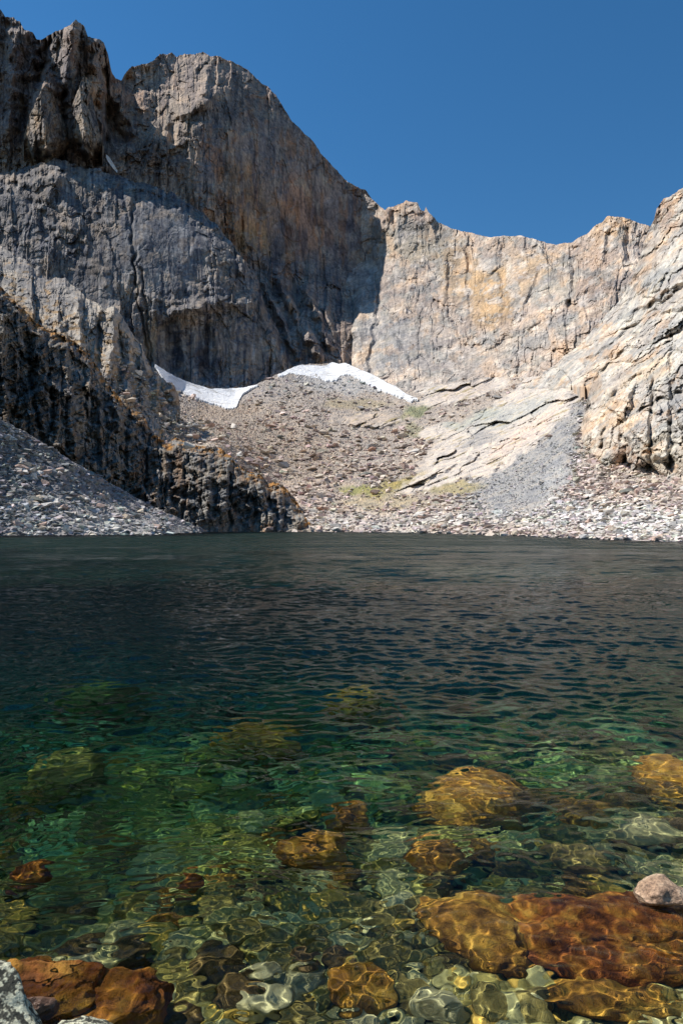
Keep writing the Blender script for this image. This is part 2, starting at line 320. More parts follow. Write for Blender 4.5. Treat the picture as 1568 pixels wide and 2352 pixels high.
sheet('cliff', top, bot, [(a_, b_, c_ - 50) for a_, b_, c_ in ctrl], M_FAR, wall_relief(800, .8, feats, 20, 28, 60, smooth, ribs=1.8, ledge=(.45, 64, 9)), tint, 'broad water streaked slab wall below the peak, above the left snow patch', jag=(8, 5), back=(90, .3), crest=(42, 44))
# --- the sunlit wall closing the valley at the right
top = [(770, 560), (810, 500), (838, 445)] + crop2((180, 200), (215, 225), (262, 262), (275, 245), (300, 248), (320, 240), (345, 232), (352, 222), (362, 226), (405, 232), (416, 262), (424, 272), (435, 270), (442, 252), (450, 270), (490, 310), (545, 340), (600, 355), (660, 372), (720, 380),
   (800, 380), (860, 378), (920, 392), (970, 408), (1010, 412), (1080, 408), (1100, 390), (1150, 365), (1180, 335), (1210, 320), (1235, 290), (1290, 292), (1340, 305), (1380, 322), (1420, 335), (1450, 330)) + [(1560, 500), (1900, 300)]
bot = [(770, 880), (860, 905), (960, 935), (1200, 960), (1500, 900), (1900, 900)]
ctrl = [(770, 560, 1290), (838, 445, 1270), (845, 600, 1235), (800, 650, 1130), (770, 740, 1080), (770, 870, 960), (805, 760, 960), (810, 870, 830), (880, 500, 1220), (930, 470, 1190), (960, 470, 1180), (940, 560, 1120), (880, 640, 1090), (860, 740, 960), (860, 880, 780), (1000, 540, 1130), (1100, 545, 1040), (1050, 640, 1010),
        (1000, 760, 880), (980, 900, 720), (1200, 545, 960), (1300, 555, 900), (1200, 700, 800), (1150, 800, 740), (1150, 900, 650), (1350, 530, 850), (1400, 498, 810), (1460, 510, 790), (1400, 640, 700), (1350, 740, 640), (1350, 880, 560), (1500, 560, 740), (1500, 800, 560), (1900, 300, 800), (1900, 900, 420)]
feats = [(862, 470, 850, 600, 10, -10), (885, 480, 870, 560, 12, 14), (985, 480, 1000, 560, 10, 10), (920, 490, 900, 580, 14, 10), (870, 690, 850, 860, 9, -14), (812, 670, 800, 850, 8, -16), (830, 660, 826, 800, 14, 10), (760, 680, 775, 850, 12, 12), (950, 620, 930, 720, 10, 9), (1070, 560, 1080, 720, 9, -9), (1020, 600, 1015, 720, 8, 8),
         (1150, 560, 1160, 740, 9, -8), (1320, 560, 1310, 700, 10, -14), (1390, 520, 1380, 600, 12, 12), (1440, 520, 1440, 600, 10, -10), (1100, 800, 1350, 660, 16, 12), (1000, 690, 1100, 800, 10, -8), (880, 740, 940, 840, 10, 8), (1240, 620, 1190, 760, 8, -8), (900, 850, 1300, 700, 12, -6), (1165, 600, 1120, 640, 8, -6)]
smooth = [(1150, 650, 180, 90, 0, .5), (900, 800, 120, 80, 0, .5), (1050, 850, 120, 50, -20, .5)]
def tint(px, py):
    c = 1.02 * blobs(px, py, (.44, .36, .30), [(930, 490, 60, 30, 0, (.50, .37, .29), .7), (950, 560, 110, 60, 10, (.27, .255, .22), .75), (1050, 620, 60, 80, 0, (.44, .32, .20), .7), (1130, 680, 70, 90, 0, (.54, .36, .19), .8), (1220, 620, 90, 50, 0, (.54, .38, .22), .6), (1150, 600, 60, 20, 0, (.50, .47, .43), .7),
        (1170, 640, 16, 50, 0, (.58, .52, .45), .7), (1270, 650, 90, 40, -30, (.33, .33, .30), .6), (1400, 520, 60, 40, 0, (.48, .33, .2), .75), (1370, 620, 60, 80, 0, (.42, .30, .22), .6), (860, 780, 90, 90, 0, (.36, .345, .33), .8), (940, 800, 90, 90, 0, (.33, .32, .31), .6), (900, 880, 120, 30, 0, (.52, .44, .38), .8),
        (1250, 760, 120, 30, -28, (.27, .27, .26), .7), (1130, 810, 160, 40, -20, (.36, .33, .30), .6), (1000, 880, 100, 30, 0, (.55, .48, .41), .7)])
    c = stain(c, fbm((px + .4 * py) / 44, py / 36, octv=6, seed=327, gain=.62), (.32, .31, .285), .12, .7)
    c = stain(c, fbm(px / 50, py / 60, octv=6, seed=328, gain=.62), (.55, .405, .29), .18, .55)
    c = stain(c, fbm((px + .4 * py) / 34, py / 24, octv=6, seed=329, gain=.62), (.60, .53, .46), .22, .7)
    return c * (1 + .22 * fbm(px / 6, py / 30, octv=4, seed=303, gain=.6))[..., None]
sheet('ridge', top, bot, ctrl, M_WALL, wall_relief(900, .60, feats, 30, 26, 50, smooth, ribs=1.0, ledge=(-.3, 52, 7)), tint, 'sunlit ochre and grey rock wall with a low saddle, right of the shaded face', jag=(2.5, 2.5), back=(300, .6))
# --- sunlit knobby spur at the left, behind the dark cliff
top = [(-700, 330), (-200, 500), (0, 565), (60, 598), (105, 640), (150, 642), (205, 690), (240, 712), (262, 702), (276, 722), (300, 758), (325, 790), (335, 820), (350, 850), (372, 868), (398, 885), (408, 905), (414, 930)]
bot = [(-700, 900), (0, 830), (200, 960), (300, 1040), (414, 1000)]
ctrl = [(-700, 330, 520), (-700, 900, 330), (0, 565, 480), (150, 640, 450), (262, 705, 420), (300, 758, 425), (350, 850, 430), (408, 905, 425), (0, 750, 350), (150, 780, 370), (200, 900, 320), (300, 900, 365), (330, 1000, 330), (414, 1000, 370), (250, 800, 385)]
feats = [(262, 715, 255, 860, 16, 14), (300, 780, 290, 900, 10, 8), (180, 680, 190, 820, 12, 9), (330, 830, 330, 930, 10, 7), (230, 730, 225, 850, 8, -8), (120, 660, 150, 800, 14, 8), (390, 890, 396, 925, 10, 10), (360, 870, 360, 940, 9, 7), (280, 760, 275, 880, 7, -7)]
def tint(px, py):
    c = blobs(px, py, (.37, .335, .29), [(100, 640, 120, 60, 35, (.24, .22, .21), .7), (180, 700, 60, 40, 30, (.40, .36, .31), .6), (390, 900, 30, 30, 0, (.38, .29, .21), .7), (60, 720, 60, 20, 35, (.36, .22, .10), .5)])
    c = stain(c, fbm(px / 20, py / 10, octv=4, seed=337) - .004 * np.abs(py - (690 + .62 * px)), (.38, .22, .07), -.05, .6)
    return c * (1 + .3 * fbm(px / 8, py / 14, octv=4, seed=304))[..., None]
spur, f_spur = sheet('rocky_spur', top, bot, ctrl, M_MID, wall_relief(420, 1.15, feats, 40, 15, 24), tint, 'broken knobby sunlit spur above the dark cliff at the left', jag=(6, 5), back=(40, .5), crest=(16, 24))
# --- valley floor: moraine, talus, glacier-scoured slabs, gully scree
top = [(200, 850), (300, 860), (370, 852), (420, 896), (480, 912), (540, 906), (585, 885), (640, 858), (700, 838), (760, 834), (800, 842), (860, 862), (900, 882), (940, 900), (1000, 884), (1060, 872), (1120, 866), (1200, 868), (1300, 856), (1400, 860), (1470, 860), (1600, 860), (2100, 940)]
bot = [(200, 1225), (700, 1223), (900, 1224.5), (1050, 1229), (1200, 1233), (1300, 1238), (1450, 1243), (1568, 1248), (2100, 1285)]
VCTRL = [(200, 850, 470), (250, 1000, 330), (350, 950, 400), (420, 896, 640), (500, 1030, 330), (400, 1060, 300), (200, 1221, 320), (400, 1221, 310), (560, 1221, 285), (720, 1221, 266), (900, 1222.5, 240), (1050, 1226.5, 187), (1200, 1231, 151), (1300, 1235.5, 126), (1568, 1243, 98.5), (2100, 1275, 52),
  (700, 1150, 325), (650, 1080, 400), (700, 1050, 425), (700, 950, 560), (600, 920, 640), (480, 935, 610), (540, 906, 700), (585, 890, 705), (640, 860, 745), (700, 838, 800), (760, 834, 830), (860, 862, 750), (950, 905, 630), (800, 900, 680), (820, 960, 560), (900, 930, 600), (900, 985, 520),
  (950, 1050, 400), (860, 1100, 350), (950, 1150, 285), (1100, 1150, 235), (1100, 1050, 340), (1100, 1000, 400), (1100, 900, 560), (1130, 865, 640), (1000, 960, 520), (1000, 1000, 450), (1200, 1150, 205), (1200, 1000, 345), (1200, 900, 480), (1300, 1150, 180), (1300, 1000, 270), (1300, 900, 360), (1250, 840, 560), (1400, 800, 480),
  (1400, 1160, 160), (1568, 1150, 128), (1568, 1000, 215), (1600, 840, 300), (2100, 900, 180), (2100, 1150, 80)]
feats = [(1010, 1000, 1320, 900, 14, 6), (940, 1115, 1330, 920, 12, 5), (1060, 1120, 1320, 960, 12, 4), (1000, 960, 1200, 910, 10, 8), (900, 975, 760, 960, 12, 9), (920, 950, 780, 945, 8, 5), (1140, 1080, 1320, 960, 8, -4), (960, 905, 1130, 860, 10, 8), (650, 860, 800, 870, 16, 8), (830, 850, 960, 960, 10, 4)]
SLAB = [(1150, 985, 220, 62, -29, 1), (1290, 890, 60, 30, -30, 1), (1180, 950, 160, 44, -24, 1), (1050, 1075, 150, 26, -22, 1), (1230, 990, 110, 24, -40, 1), (850, 965, 70, 18, -2, 1), (1060, 900, 110, 22, -14, 1), (990, 895, 40, 12, -5, 1), (1240, 880, 90, 26, -30, 1), (1010, 990, 50, 18, -10, 1), (1130, 1060, 70, 30, -22, 1), (1280, 850, 90, 18, -32, 1)]
def slabby(px, py): return field(px, py, SLAB)
def vrel(px, py):
    s = slabby(px, py); a = px * .26; b = py * .5
    ca, sa = math.cos(math.radians(-23)), math.sin(math.radians(-23)); u = (px * ca + py * sa); v = (-px * sa + py * ca)
    _, e, pl, _ = cells(u / 110 + .5 * noise(u / 50, v / 24, seed=50), v / 24, seed=51); _, e2, pl2, _ = cells(u / 46 + .3 * noise(u / 20, v / 9, seed=49), v / 10, seed=52)
    r = s * (8 * pl + 3 * pl2 - 2 * (1 - sm(0, .07, e)) + 1.2 * fbm(u / 20, v / 8, octv=4, seed=48))
    r += relief(px, py, feats) + (1 - s) * (3.0 * fbm(px / 50, py / 26, octv=5, seed=53))
    return r * sm(1222, 1170, py)
def vz(px, py, X, Y):
    s = slabby(px, py); n = fbm(X / 2.2, Y / 3.0, octv=5, seed=55, gain=.7); _, _, pl, _ = cells(X / 2.4, Y / 4.0, seed=56)
    return (1 - s) * (.45 * n + .15 * pl) * (Y / 300) ** .5 * sm(1222, 1195, py)
def tint(px, py):
    c = blobs(px, py, (.36, .31, .265), [(640, 1040, 200, 90, 20, (.33, .27, .215), .8), (800, 880, 170, 26, 0, (.38, .365, .35), .85), (620, 890, 80, 25, -10, (.34, .30, .27), .8), (520, 940, 120, 20, 0, (.33, .26, .20), .7), (820, 930, 90, 14, 0, (.30, .25, .15), .6), (760, 1160, 220, 60, 5, (.42, .35, .30), .7),
        (900, 1200, 400, 28, 0, (.47, .43, .39), .7), (1400, 1210, 300, 44, 5, (.46, .43, .40), .8), (1190, 1090, 150, 90, -35, (.29, .285, .28), .95), (1290, 1000, 40, 130, 14, (.28, .275, .27), .95), (1290, 1130, 80, 70, 0, (.33, .33, .33), .8), (1320, 920, 22, 60, 20, (.27, .265, .26), .9),
        (960, 945, 36, 14, -20, (.15, .18, .08), .7), (985, 925, 30, 8, -20, (.24, .23, .12), .6), (930, 965, 24, 8, -20, (.24, .23, .12), .6), (950, 990, 24, 16, -50, (.22, .22, .12), .6), (830, 1130, 60, 14, 10, (.22, .22, .07), .85), (930, 1110, 80, 20, -20, (.29, .24, .08), .85), (1040, 1120, 80, 16, -5, (.29, .25, .12), .7), (880, 1155, 120, 20, 0, (.33, .28, .17), .6), (1060, 1040, 90, 8, -20, (.26, .20, .07), .7),
        (1270, 850, 24, 10, -30, (.22, .24, .08), .8), (1340, 800, 120, 20, -34, (.25, .25, .24), .6)], warp=14)
    s = slabby(px, py)[..., None]; sc = .93 * blobs(px, py, (.54, .48, .42), [(1180, 950, 130, 24, -24, (.40, .40, .37), .8), (1080, 960, 80, 22, -12, (.33, .35, .31), .75), (1100, 1010, 60, 14, -10, (.25, .25, .25), .6), (850, 965, 80, 20, 0, (.44, .36, .29), .8), (1200, 1000, 120, 20, -38, (.60, .48, .40), .7), (1060, 900, 90, 20, -14, (.50, .42, .36), .6)], warp=14)
    streak = noise((px * .92 - py * .39) / 60, (px * .39 + py * .92) / 4.0, seed=58); grassy = sm(.34, .6, streak + .3 * fbm(px / 20, py / 10, seed=59)) * .75
    sc = sc * (1 - grassy[..., None]) + np.array((.26, .21, .09)) * grassy[..., None]
    c = c * (1 - s) + sc * s
    return c * (1 + .22 * fbm(px / 5, py / 3, octv=4, seed=305, gain=.7))[..., None]
M_TALUS = rock_shader('talus_and_slab', .12, 0, 0, bump=1.4, grain=.75)
V_TOP = top
valley, f_val = sheet('valley_floor', top, bot, VCTRL, M_TALUS, vrel, tint, 'rubble covered valley floor rising from the far shore to the snow', step=1.9, jag=(1.5, 1), back=(60, .6), foot=2, zrel=vz)
# --- pale slabs and buttress at the right
UP_TOP = [(1150, 925), (1200, 890), (1260, 846), (1330, 792), (1380, 735), (1420, 692), (1445, 650), (1470, 585), (1488, 530)] + crop2((1425, 330), (1440, 300), (1450, 260), (1480, 215), (1530, 190), (1568, 165)) + [(1700, 330), (2100, 100)]
UP_BOT = [(1150, 930), (1230, 908), (1285, 888), (1356, 890), (1400, 900), (1568, 860), (2100, 700)]
UP_CTRL = [(1150, 930, 520), (1260, 846, 480), (1330, 792, 470), (1420, 692, 460), (1488, 530, 500), (1500, 490, 470), (1568, 430, 420), (2100, 100, 380), (1320, 880, 350), (1360, 890, 320), (1400, 900, 300),
        (1400, 800, 345), (1568, 800, 250), (1480, 780, 310), (1568, 650, 310), (1500, 640, 375), (1568, 860, 235), (2100, 700, 160)]
RC_TOP = [(1306, 1112), (1312, 1085), (1318, 1060), (1325, 1000), (1338, 963), (1350, 905), (1364, 868), (1385, 830), (1420, 795), (1480, 770), (1568, 730), (2100, 560)]
RC_BOT = [(1306, 1116), (1312, 1112), (1322, 1122), (1345, 1140), (1370, 1162), (1440, 1166), (1500, 1148), (1568, 1128), (2100, 1010)]
RC_CTRL = [(1306, 1112, 255), (1318, 1060, 262), (1325, 1000, 285), (1350, 905, 312), (1385, 830, 325), (1480, 770, 295), (1568, 730, 262), (2100, 560, 190), (1335, 1080, 228), (1350, 1000, 238), (1400, 1160, 196), (1500, 1140, 168), (1568, 1120, 152), (2100, 1000, 90),
        (1400, 1050, 206), (1450, 1050, 190), (1480, 950, 205), (1400, 900, 252), (1568, 950, 175), (1568, 830, 212), (1440, 1000, 188), (1540, 1060, 165)]
feats = [(1345, 960, 1330, 1090, 14, 6), (1370, 1050, 1440, 1040, 20, 6), (1430, 960, 1440, 1110, 12, -9), (1500, 860, 1490, 1090, 8, -7), (1400, 760, 1568, 700, 10, 7), (1380, 830, 1568, 760, 9, -6), (1400, 900, 1470, 850, 9, 7), (1450, 880, 1430, 960, 10, 7), (1540, 760, 1540, 1080, 9, -6), (1380, 1060, 1440, 1140, 12, 6), (1330, 850, 1568, 660, 7, -7),
         (1420, 740, 1568, 640, 8, 8), (1390, 960, 1380, 1040, 8, -5), (1480, 700, 1560, 560, 10, 8), (1460, 1060, 1540, 1040, 12, 6), (1350, 880, 1420, 830, 7, -6), (1470, 940, 1568, 900, 6, -5)]
def hrel(px, py):
    yref = 260; ca, sa = math.cos(math.radians(-38)), math.sin(math.radians(-38)); u = px * ca + py * sa; v = -px * sa + py * ca
    up = sm(950, 780, py + .25 * (1450 - px))
    w = 14 * fbm(px / 50, py / 50, octv=4, seed=60)
    r = np.zeros_like(px)
    for s, am in ((1.8, 1.25), (.7, .5), (.26, .16)):
        _, e, pl, _ = cells((u + w) / (90 * s), (v + w) / (26 * s), seed=61 + int(s * 10)); _, e2, pl2, _ = cells((px + w) / (48 * s), (py + w) / (60 * s), seed=75 + int(s * 10))
        q, g = blocks((v + w) / (20 * s), (u + w) / (80 * s), seed=91 + int(s * 10)); q2, g2 = blocks((px + w) / (44 * s), (py + w) / (50 * s), seed=95 + int(s * 10))
        r += up * am * (4 * pl + 5 * q - 2.5 * (1 - sm(0, .08, e))) + (1 - up) * am * (4 * pl2 + 4.5 * q2 - 2 * (1 - sm(0, .06, e2)))
    r += 2.4 * fbm(px / 40, py / 40, octv=6, seed=63, gain=.58)
    return r * .9 * sm(1148, 1188, px) + relief(px, py, feats)
def tint(px, py):
    c = .95 * blobs(px, py, (.49, .44, .385), [(1530, 470, 60, 60, 0, (.42, .31, .24), .8), (1480, 600, 80, 40, -40, (.42, .34, .27), .7), (1500, 640, 90, 20, -30, (.34, .35, .34), .6), (1450, 720, 120, 30, -35, (.56, .52, .45), .8), (1420, 950, 60, 50, 0, (.54, .40, .27), .75), (1350, 1020, 28, 80, 0, (.52, .40, .30), .8), (1400, 1090, 60, 40, 0, (.21, .19, .13), .8),
        (1440, 1050, 50, 30, 30, (.30, .17, .09), .65), (1400, 1135, 50, 20, 0, (.46, .34, .20), .7), (1520, 1040, 60, 60, 0, (.28, .25, .19), .7), (1550, 960, 30, 110, 0, (.33, .33, .32), .6), (1480, 860, 70, 40, -20, (.55, .45, .33), .6), (1400, 830, 50, 40, 0, (.52, .44, .36), .6), (1360, 880, 24, 60, 20, (.42, .31, .22), .6), (1560, 760, 60, 60, 0, (.50, .49, .46), .6)])
    q = px * .79 - py * .61; w = px * .61 + py * .79
    c = stain(c, fbm(q / 90, w / 14, octv=5, seed=331, gain=.65), (.33, .33, .31), .15, .65)
    c = stain(c, fbm(q / 60, w / 30, octv=5, seed=332, gain=.65), (.56, .38, .24), .25, .55)
    c = stain(c, fbm(q / 70, w / 18, octv=5, seed=333, gain=.65), (.66, .62, .54), .15, .6)
    return c * (1 + .20 * fbm(px / 7, py / 7, octv=5, seed=306, gain=.65))[..., None]
right, f_right = sheet('right_cliff', RC_TOP, RC_BOT, RC_CTRL, M_SLAB, hrel, tint, 'rust stained granite buttress at the right foot of the slope', jag=(2, 1.5), back=(50, .25), foot=8)
sheet('right_slope', UP_TOP, UP_BOT, UP_CTRL, M_SLAB, hrel, tint, 'pale sunlit ledgy granite slabs rising to the right edge', jag=(4, 3), back=(50, .5), foot=20)
# --- dark cliff at the left running down into the lake
top = [(-900, -100), (-600, 150), (-500, 300), (-440, 420), (-300, 500), (-100, 600), (0, 657), (20, 676), (51, 706), (82, 740), (118, 763), (159, 778), (200, 806), (225, 850), (256, 890), (290, 935), (328, 948), (345, 985), (385, 1020), (405, 1008), (420, 1012), (461, 1027), (490, 1025), (513, 1034), (564, 1083), (600, 1090), (615, 1108), (650, 1112), (668, 1135), (687, 1165), (705, 1196), (713, 1206), (722, 1226)]
bot = [(-900, 1000), (-100, 1000), (0, 1030), (100, 1070), (250, 1150), (400, 1215), (470, 1226), (600, 1225), (722, 1227)]
ctrl = [(-900, -100, 220), (-540, 200, 218), (-900, 1000, 120), (-500, 950, 160), (-300, 500, 240), (-300, 950, 180), (-100, 600, 250), (0, 657, 262), (0, 750, 238), (0, 1000, 206), (118, 763, 272), (110, 900, 240), (100, 1050, 214), (200, 806, 292), (200, 950, 258), (250, 1120, 236), (328, 948, 300), (330, 1080, 264), (400, 1180, 250), (420, 1012, 300), (460, 1215, 250), (450, 1120, 262),
        (513, 1034, 300), (560, 1130, 274), (560, 1221, 262), (615, 1108, 290), (640, 1180, 274), (640, 1221, 264), (687, 1165, 282), (715, 1221, 266)]
feats = [(60, 770, 95, 1020, 9, -7), (150, 800, 175, 1050, 12, 6), (230, 900, 235, 1080, 9, 7), (290, 960, 290, 1100, 8, -6), (340, 1000, 335, 1160, 6, -7), (380, 1030, 385, 1180, 8, 5), (430, 1040, 420, 1190, 7, -7), (480, 1040, 480, 1200, 9, 6), (530, 1070, 528, 1220, 6, -6), (575, 1100, 575, 1220, 8, 5), (620, 1120, 610, 1220, 6, -5), (240, 880, 330, 960, 12, 6),
         (0, 760, 20, 980, 12, 6), (110, 780, 125, 1000, 8, -6), (190, 830, 200, 980, 7, -6), (260, 910, 420, 1060, 9, 5), (400, 1060, 600, 1140, 8, 4), (270, 920, 275, 990, 14, 8), (640, 1150, 650, 1220, 7, 4)]
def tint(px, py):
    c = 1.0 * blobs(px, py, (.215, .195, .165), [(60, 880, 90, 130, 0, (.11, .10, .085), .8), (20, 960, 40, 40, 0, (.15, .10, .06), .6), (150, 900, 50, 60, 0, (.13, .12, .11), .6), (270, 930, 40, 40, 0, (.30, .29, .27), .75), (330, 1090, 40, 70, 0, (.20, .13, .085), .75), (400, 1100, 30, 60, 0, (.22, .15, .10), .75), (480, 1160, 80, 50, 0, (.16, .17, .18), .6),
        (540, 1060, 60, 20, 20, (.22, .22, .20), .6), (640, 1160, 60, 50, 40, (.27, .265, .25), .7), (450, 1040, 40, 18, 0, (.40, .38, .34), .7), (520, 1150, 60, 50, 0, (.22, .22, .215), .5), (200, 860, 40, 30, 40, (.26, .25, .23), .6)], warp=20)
    c = stain(c, fbm(px / 12, py / 30, octv=5, seed=334, gain=.65), (.33, .32, .30), .12, .7)
    c = stain(c, fbm(px / 14, py / 40, octv=5, seed=335, gain=.65), (.24, .15, .09), .2, .6)
    c = c * (1 + .35 * fbm(px / 8, py / 24, octv=4, seed=307))[..., None]
    tp = np.interp(px, [p[0] for p in TOPA], [p[1] for p in TOPA]); g = sm(30, 4, py - tp + 16 * fbm(px / 12, py / 7, octv=4, seed=66)) * sm(0, .22, fbm(px / 20, py / 10, octv=4, seed=67) + .12)
    return c * (1 - .85 * g[..., None]) + np.array((.38, .18, .035)) * (.85 * g[..., None])
TOPA = top
def ledges_a(px, py):
    tp = np.interp(px, [p[0] for p in TOPA], [p[1] for p in TOPA]); q = (py - .62 * px) / 44 + .5 * fbm(px / 70, py / 70, octv=4, seed=77); fr = q - np.floor(q)
    return 6 * (sm(0, .2, fr) - fr) * sm(-.3, .3, fbm(px / 40, py / 30, octv=3, seed=78) + .1) - 16 * sm(30, -4, py - tp + 9 * fbm(px / 18, py / 18, octv=3, seed=79))
def arel(px, py):
    r = wall_relief(240, 1.8, [(a_, b_, c_, d_, w_, v_ * .8) for a_, b_, c_, d_, w_, v_ in feats], 44, 9, 17, ribs=.5)(px, py)
    lay = noise((px * .45 + py * .9) / 9, (px * .9 - py * .45) / 60, seed=68)
    return (r + ledges_a(px, py) + 2.2 * lay + 1.2 * noise((px * .35 + py) / 4.5, (px - py * .35) / 40, seed=76)) * (1 - .6 * sm(1150, 1226, py))
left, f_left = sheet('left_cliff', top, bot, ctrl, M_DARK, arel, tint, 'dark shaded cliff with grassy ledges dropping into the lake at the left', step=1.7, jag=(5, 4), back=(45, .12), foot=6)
# --- scree below it
top = [(-900, 900), (-100, 930), (0, 962), (60, 992), (150, 1050), (250, 1108), (350, 1162), (430, 1200), (478, 1221)]
bot = [(-900, 1262), (0, 1233), (200, 1232), (350, 1230.5), (440, 1227), (478, 1225)]
ctrl = [(-900, 1240, 108), (-900, 900, 140), (-100, 930, 195), (-100, 1229, 158), (0, 962, 203), (0, 1229, 164), (150, 1050, 214), (150, 1100, 200), (0, 1100, 184), (250, 1108, 230), (250, 1170, 205), (200, 1228.5, 168), (350, 1162, 240), (350, 1227, 182), (440, 1223.5, 222), (430, 1200, 240), (478, 1221, 250)]
def tint(px, py):
    c = blobs(px, py, (.25, .235, .23), [(200, 1190, 260, 60, 10, (.36, .345, .33), .7), (60, 1040, 80, 50, 0, (.20, .185, .175), .6)])
    return c * (1 + .3 * fbm(px / 4, py / 3, octv=4, seed=308, gain=.7))[..., None]
def lrel(px, py): return 1.2 * fbm(px / 40, py / 26, octv=4, seed=69) * sm(1232, 1180, py)
scree, f_scree = sheet('scree_slope', top, bot, ctrl, M_TALUS, lrel, tint, 'grey scree fan below the dark cliff at the left shore', step=1.9, jag=(2, 2), back=(12, .4), foot=2,
    zrel=lambda px, py, X, Y: .3 * fbm(X / 1.5, Y / 2, octv=4, seed=72, gain=.7) * sm(1226, 1200, py))
# ================================================================ the lake
def wave_height(x, y):
    r = random.Random(5); h = np.zeros_like(x)
    wx = x + .25 * noise(x * .7, y * .7, seed=3); wy = y + .25 * noise(x * .7, y * .7, seed=4)
    near = 1 + .55 * noise(x * .8, y * .8, seed=9); far = 1 + .7 * fbm(x * .12, y * .2, octv=3, seed=10)
    for i in range(100):
        lam = 0.06 * (1.6 / 0.06) ** (i / 99.0); big = lam > .2
        k = 2 * math.pi / lam; th = r.gauss(math.pi / 2 + .12, .38 if big and i % 3 else .75)
        amp = (.027 if lam < .13 else .0185 if lam < .35 else .010) * near * (1 - sm(70 * lam, 110 * lam, y))
        if big: amp = amp + .0160 * far * sm(4.5, 9, y) * (1.25 if lam < .5 else .4 * sm(9, 24, y)) * (1 - sm(65 * lam, 95 * lam, y))
        h += amp / k * np.sin(k * (math.cos(th) * wx + math.sin(th) * wy) + r.uniform(0, 6.28))
    return h
def make_water():
    ys = list(np.exp(np.linspace(math.log(1.6), math.log(45), 880))) + list(np.exp(np.linspace(math.log(45), math.log(420), 80)))[1:]
    ys = np.array([-6, -2, 0.2, 0.9] + ys)
    us = np.concatenate([[-9, -5, -3, -2, -1.2], np.linspace(-.85, .68, 820), [1.2, 2, 3, 5, 9]])
    Y, U = np.meshgrid(ys, us, indexing='ij')
    X = U * np.maximum(Y, 1.6); fade = sm(-6, 1.5, Y) * (1 - sm(.7, 1.1, np.abs(U)))
    Z = wave_height(X, Y) * fade
    m = Mat('lake_water')
    p = m.geo.outputs['Position']; sep = m.n('SeparateXYZ', i_Vector=p)
    k = m.n('MapRange', i_Value=sep.outputs['Y'], i_1=14.0, i_2=40.0, i_3=0.0, i_4=1.0).outputs[0]
    def wob(scale, det, amp):
        c = m.noise(scale, det, .55, out=1)
        v = m.n('VectorMath', operation='SUBTRACT', i_0=c, i_1=(.5, .5, .5)).outputs[0]
        return m.n('VectorMath', operation='MULTIPLY', i_0=v, i_1=(amp * .7, amp, 0)).outputs[0]
    a = m.n('VectorMath', operation='ADD', i_0=wob((.8, 2.8, 1), 3, 1.1), i_1=wob((.25, .2, 1), 5, 1.3)).outputs[0]
    gust = m.math('MULTIPLY_ADD', m.noise((.03, .05, 1), 2), .9, .55)
    a = m.n('VectorMath', operation='SCALE', i_0=a, i_Scale=m.math('MULTIPLY', k, gust)).outputs[0]
    nn = m.n('VectorMath', operation='ADD', i_0=m.geo.outputs['Normal'], i_1=a).outputs[0]
    nn = m.n('VectorMath', operation='NORMALIZE', i_0=nn).outputs[0]
    ruf = m.n('MapRange', i_Value=sep.outputs['Y'], i_1=16.0, i_2=75.0, i_3=0.0, i_4=1).outputs[0]
    ruf = m.math('MULTIPLY', ruf, m.n('MapRange', i_Value=m.noise((.035, .17, 1), 5, .65), i_1=.38, i_2=.62, i_3=.12, i_4=.42).outputs[0])
    gl = m.n('BsdfGlass', i_Roughness=ruf, i_IOR=1.333, i_Normal=nn, i_Color=(1, 1, 1, 1))
    out = m.t.nodes['Material Output']
    m.t.nodes.remove(m.b)
    rf = m.n('BsdfRefraction', i_Roughness=ruf, i_IOR=1.333, i_Normal=nn, i_Color=(1, 1, 1, 1))      # the photo's polariser takes about half of the surface glare away
    mx = m.n('MixShader', i_0=.55); m.t.links.new(gl.outputs[0], mx.inputs[1]); m.t.links.new(rf.outputs[0], mx.inputs[2])
    fr = m.math('MULTIPLY', m.n('Fresnel', i_IOR=1.333, i_Normal=nn).outputs[0], .5)
    gs = m.n('BsdfGlossy', i_Roughness=0.0, i_Normal=nn); nr_ = m.n('MixShader', i_0=fr); m.t.links.new(rf.outputs[0], nr_.inputs[1]); m.t.links.new(gs.outputs[0], nr_.inputs[2])
    ml = m.n('MixShader', i_0=k); m.t.links.new(nr_.outputs[0], ml.inputs[1]); m.t.links.new(mx.outputs[0], ml.inputs[2])
    m.t.links.new(ml.outputs[0], out.inputs[0])
    nr, nc = Y.shape
    o = mesh('lake_water', np.stack([X, Y, Z], -1).reshape(-1, 3), gridfaces(nr, nc), m.m, smooth=True)
    tag(o, 'clear dark green alpine lake with small wind ripples', 'lake', kind='structure')
    try: o.cycles.is_caustics_caster = True
    except Exception as e: print('caster', e)
    return o
def bed_z(x, y):
    q = y + .28 * (-x)                                   # the left side falls away sooner
    d = np.interp(q, [-6, 0, 1.2, 2.0, 2.6, 3.4, 4.2, 5.2, 6.5, 8, 10, 13, 20, 40, 100],
                     [-1.2, -.6, -.1, .26, .38, .50, .68, .98, 1.4, 1.95, 2.8, 4.2, 8, 14, 20])
    b = sm(3, 9, y)
    d = d - b * (.55 * fbm(x * .35 + 3, y * .35, octv=3, seed=21) + .1)
    d1, e, pl, _ = cells(x * 1.1, y * 1.1, seed=31)
    d = d - (.10 + .25 * b) * pl + (.04) * fbm(x * 4, y * 4, octv=3, seed=40)
    return -d
DEEP = [(0, (1, 1, .75)), (.028, (1, .98, .58)), (.042, (.95, 1.0, .45)), (.065, (.75, 1.05, .38)), (.09, (.55, 1.1, .36)), (.15, (.26, .95, .36)), (.25, (.10, .72, .44)), (.42, (.05, .74, .74)), (.65, (.026, .36, .50)), (1, (.014, .17, .26))]
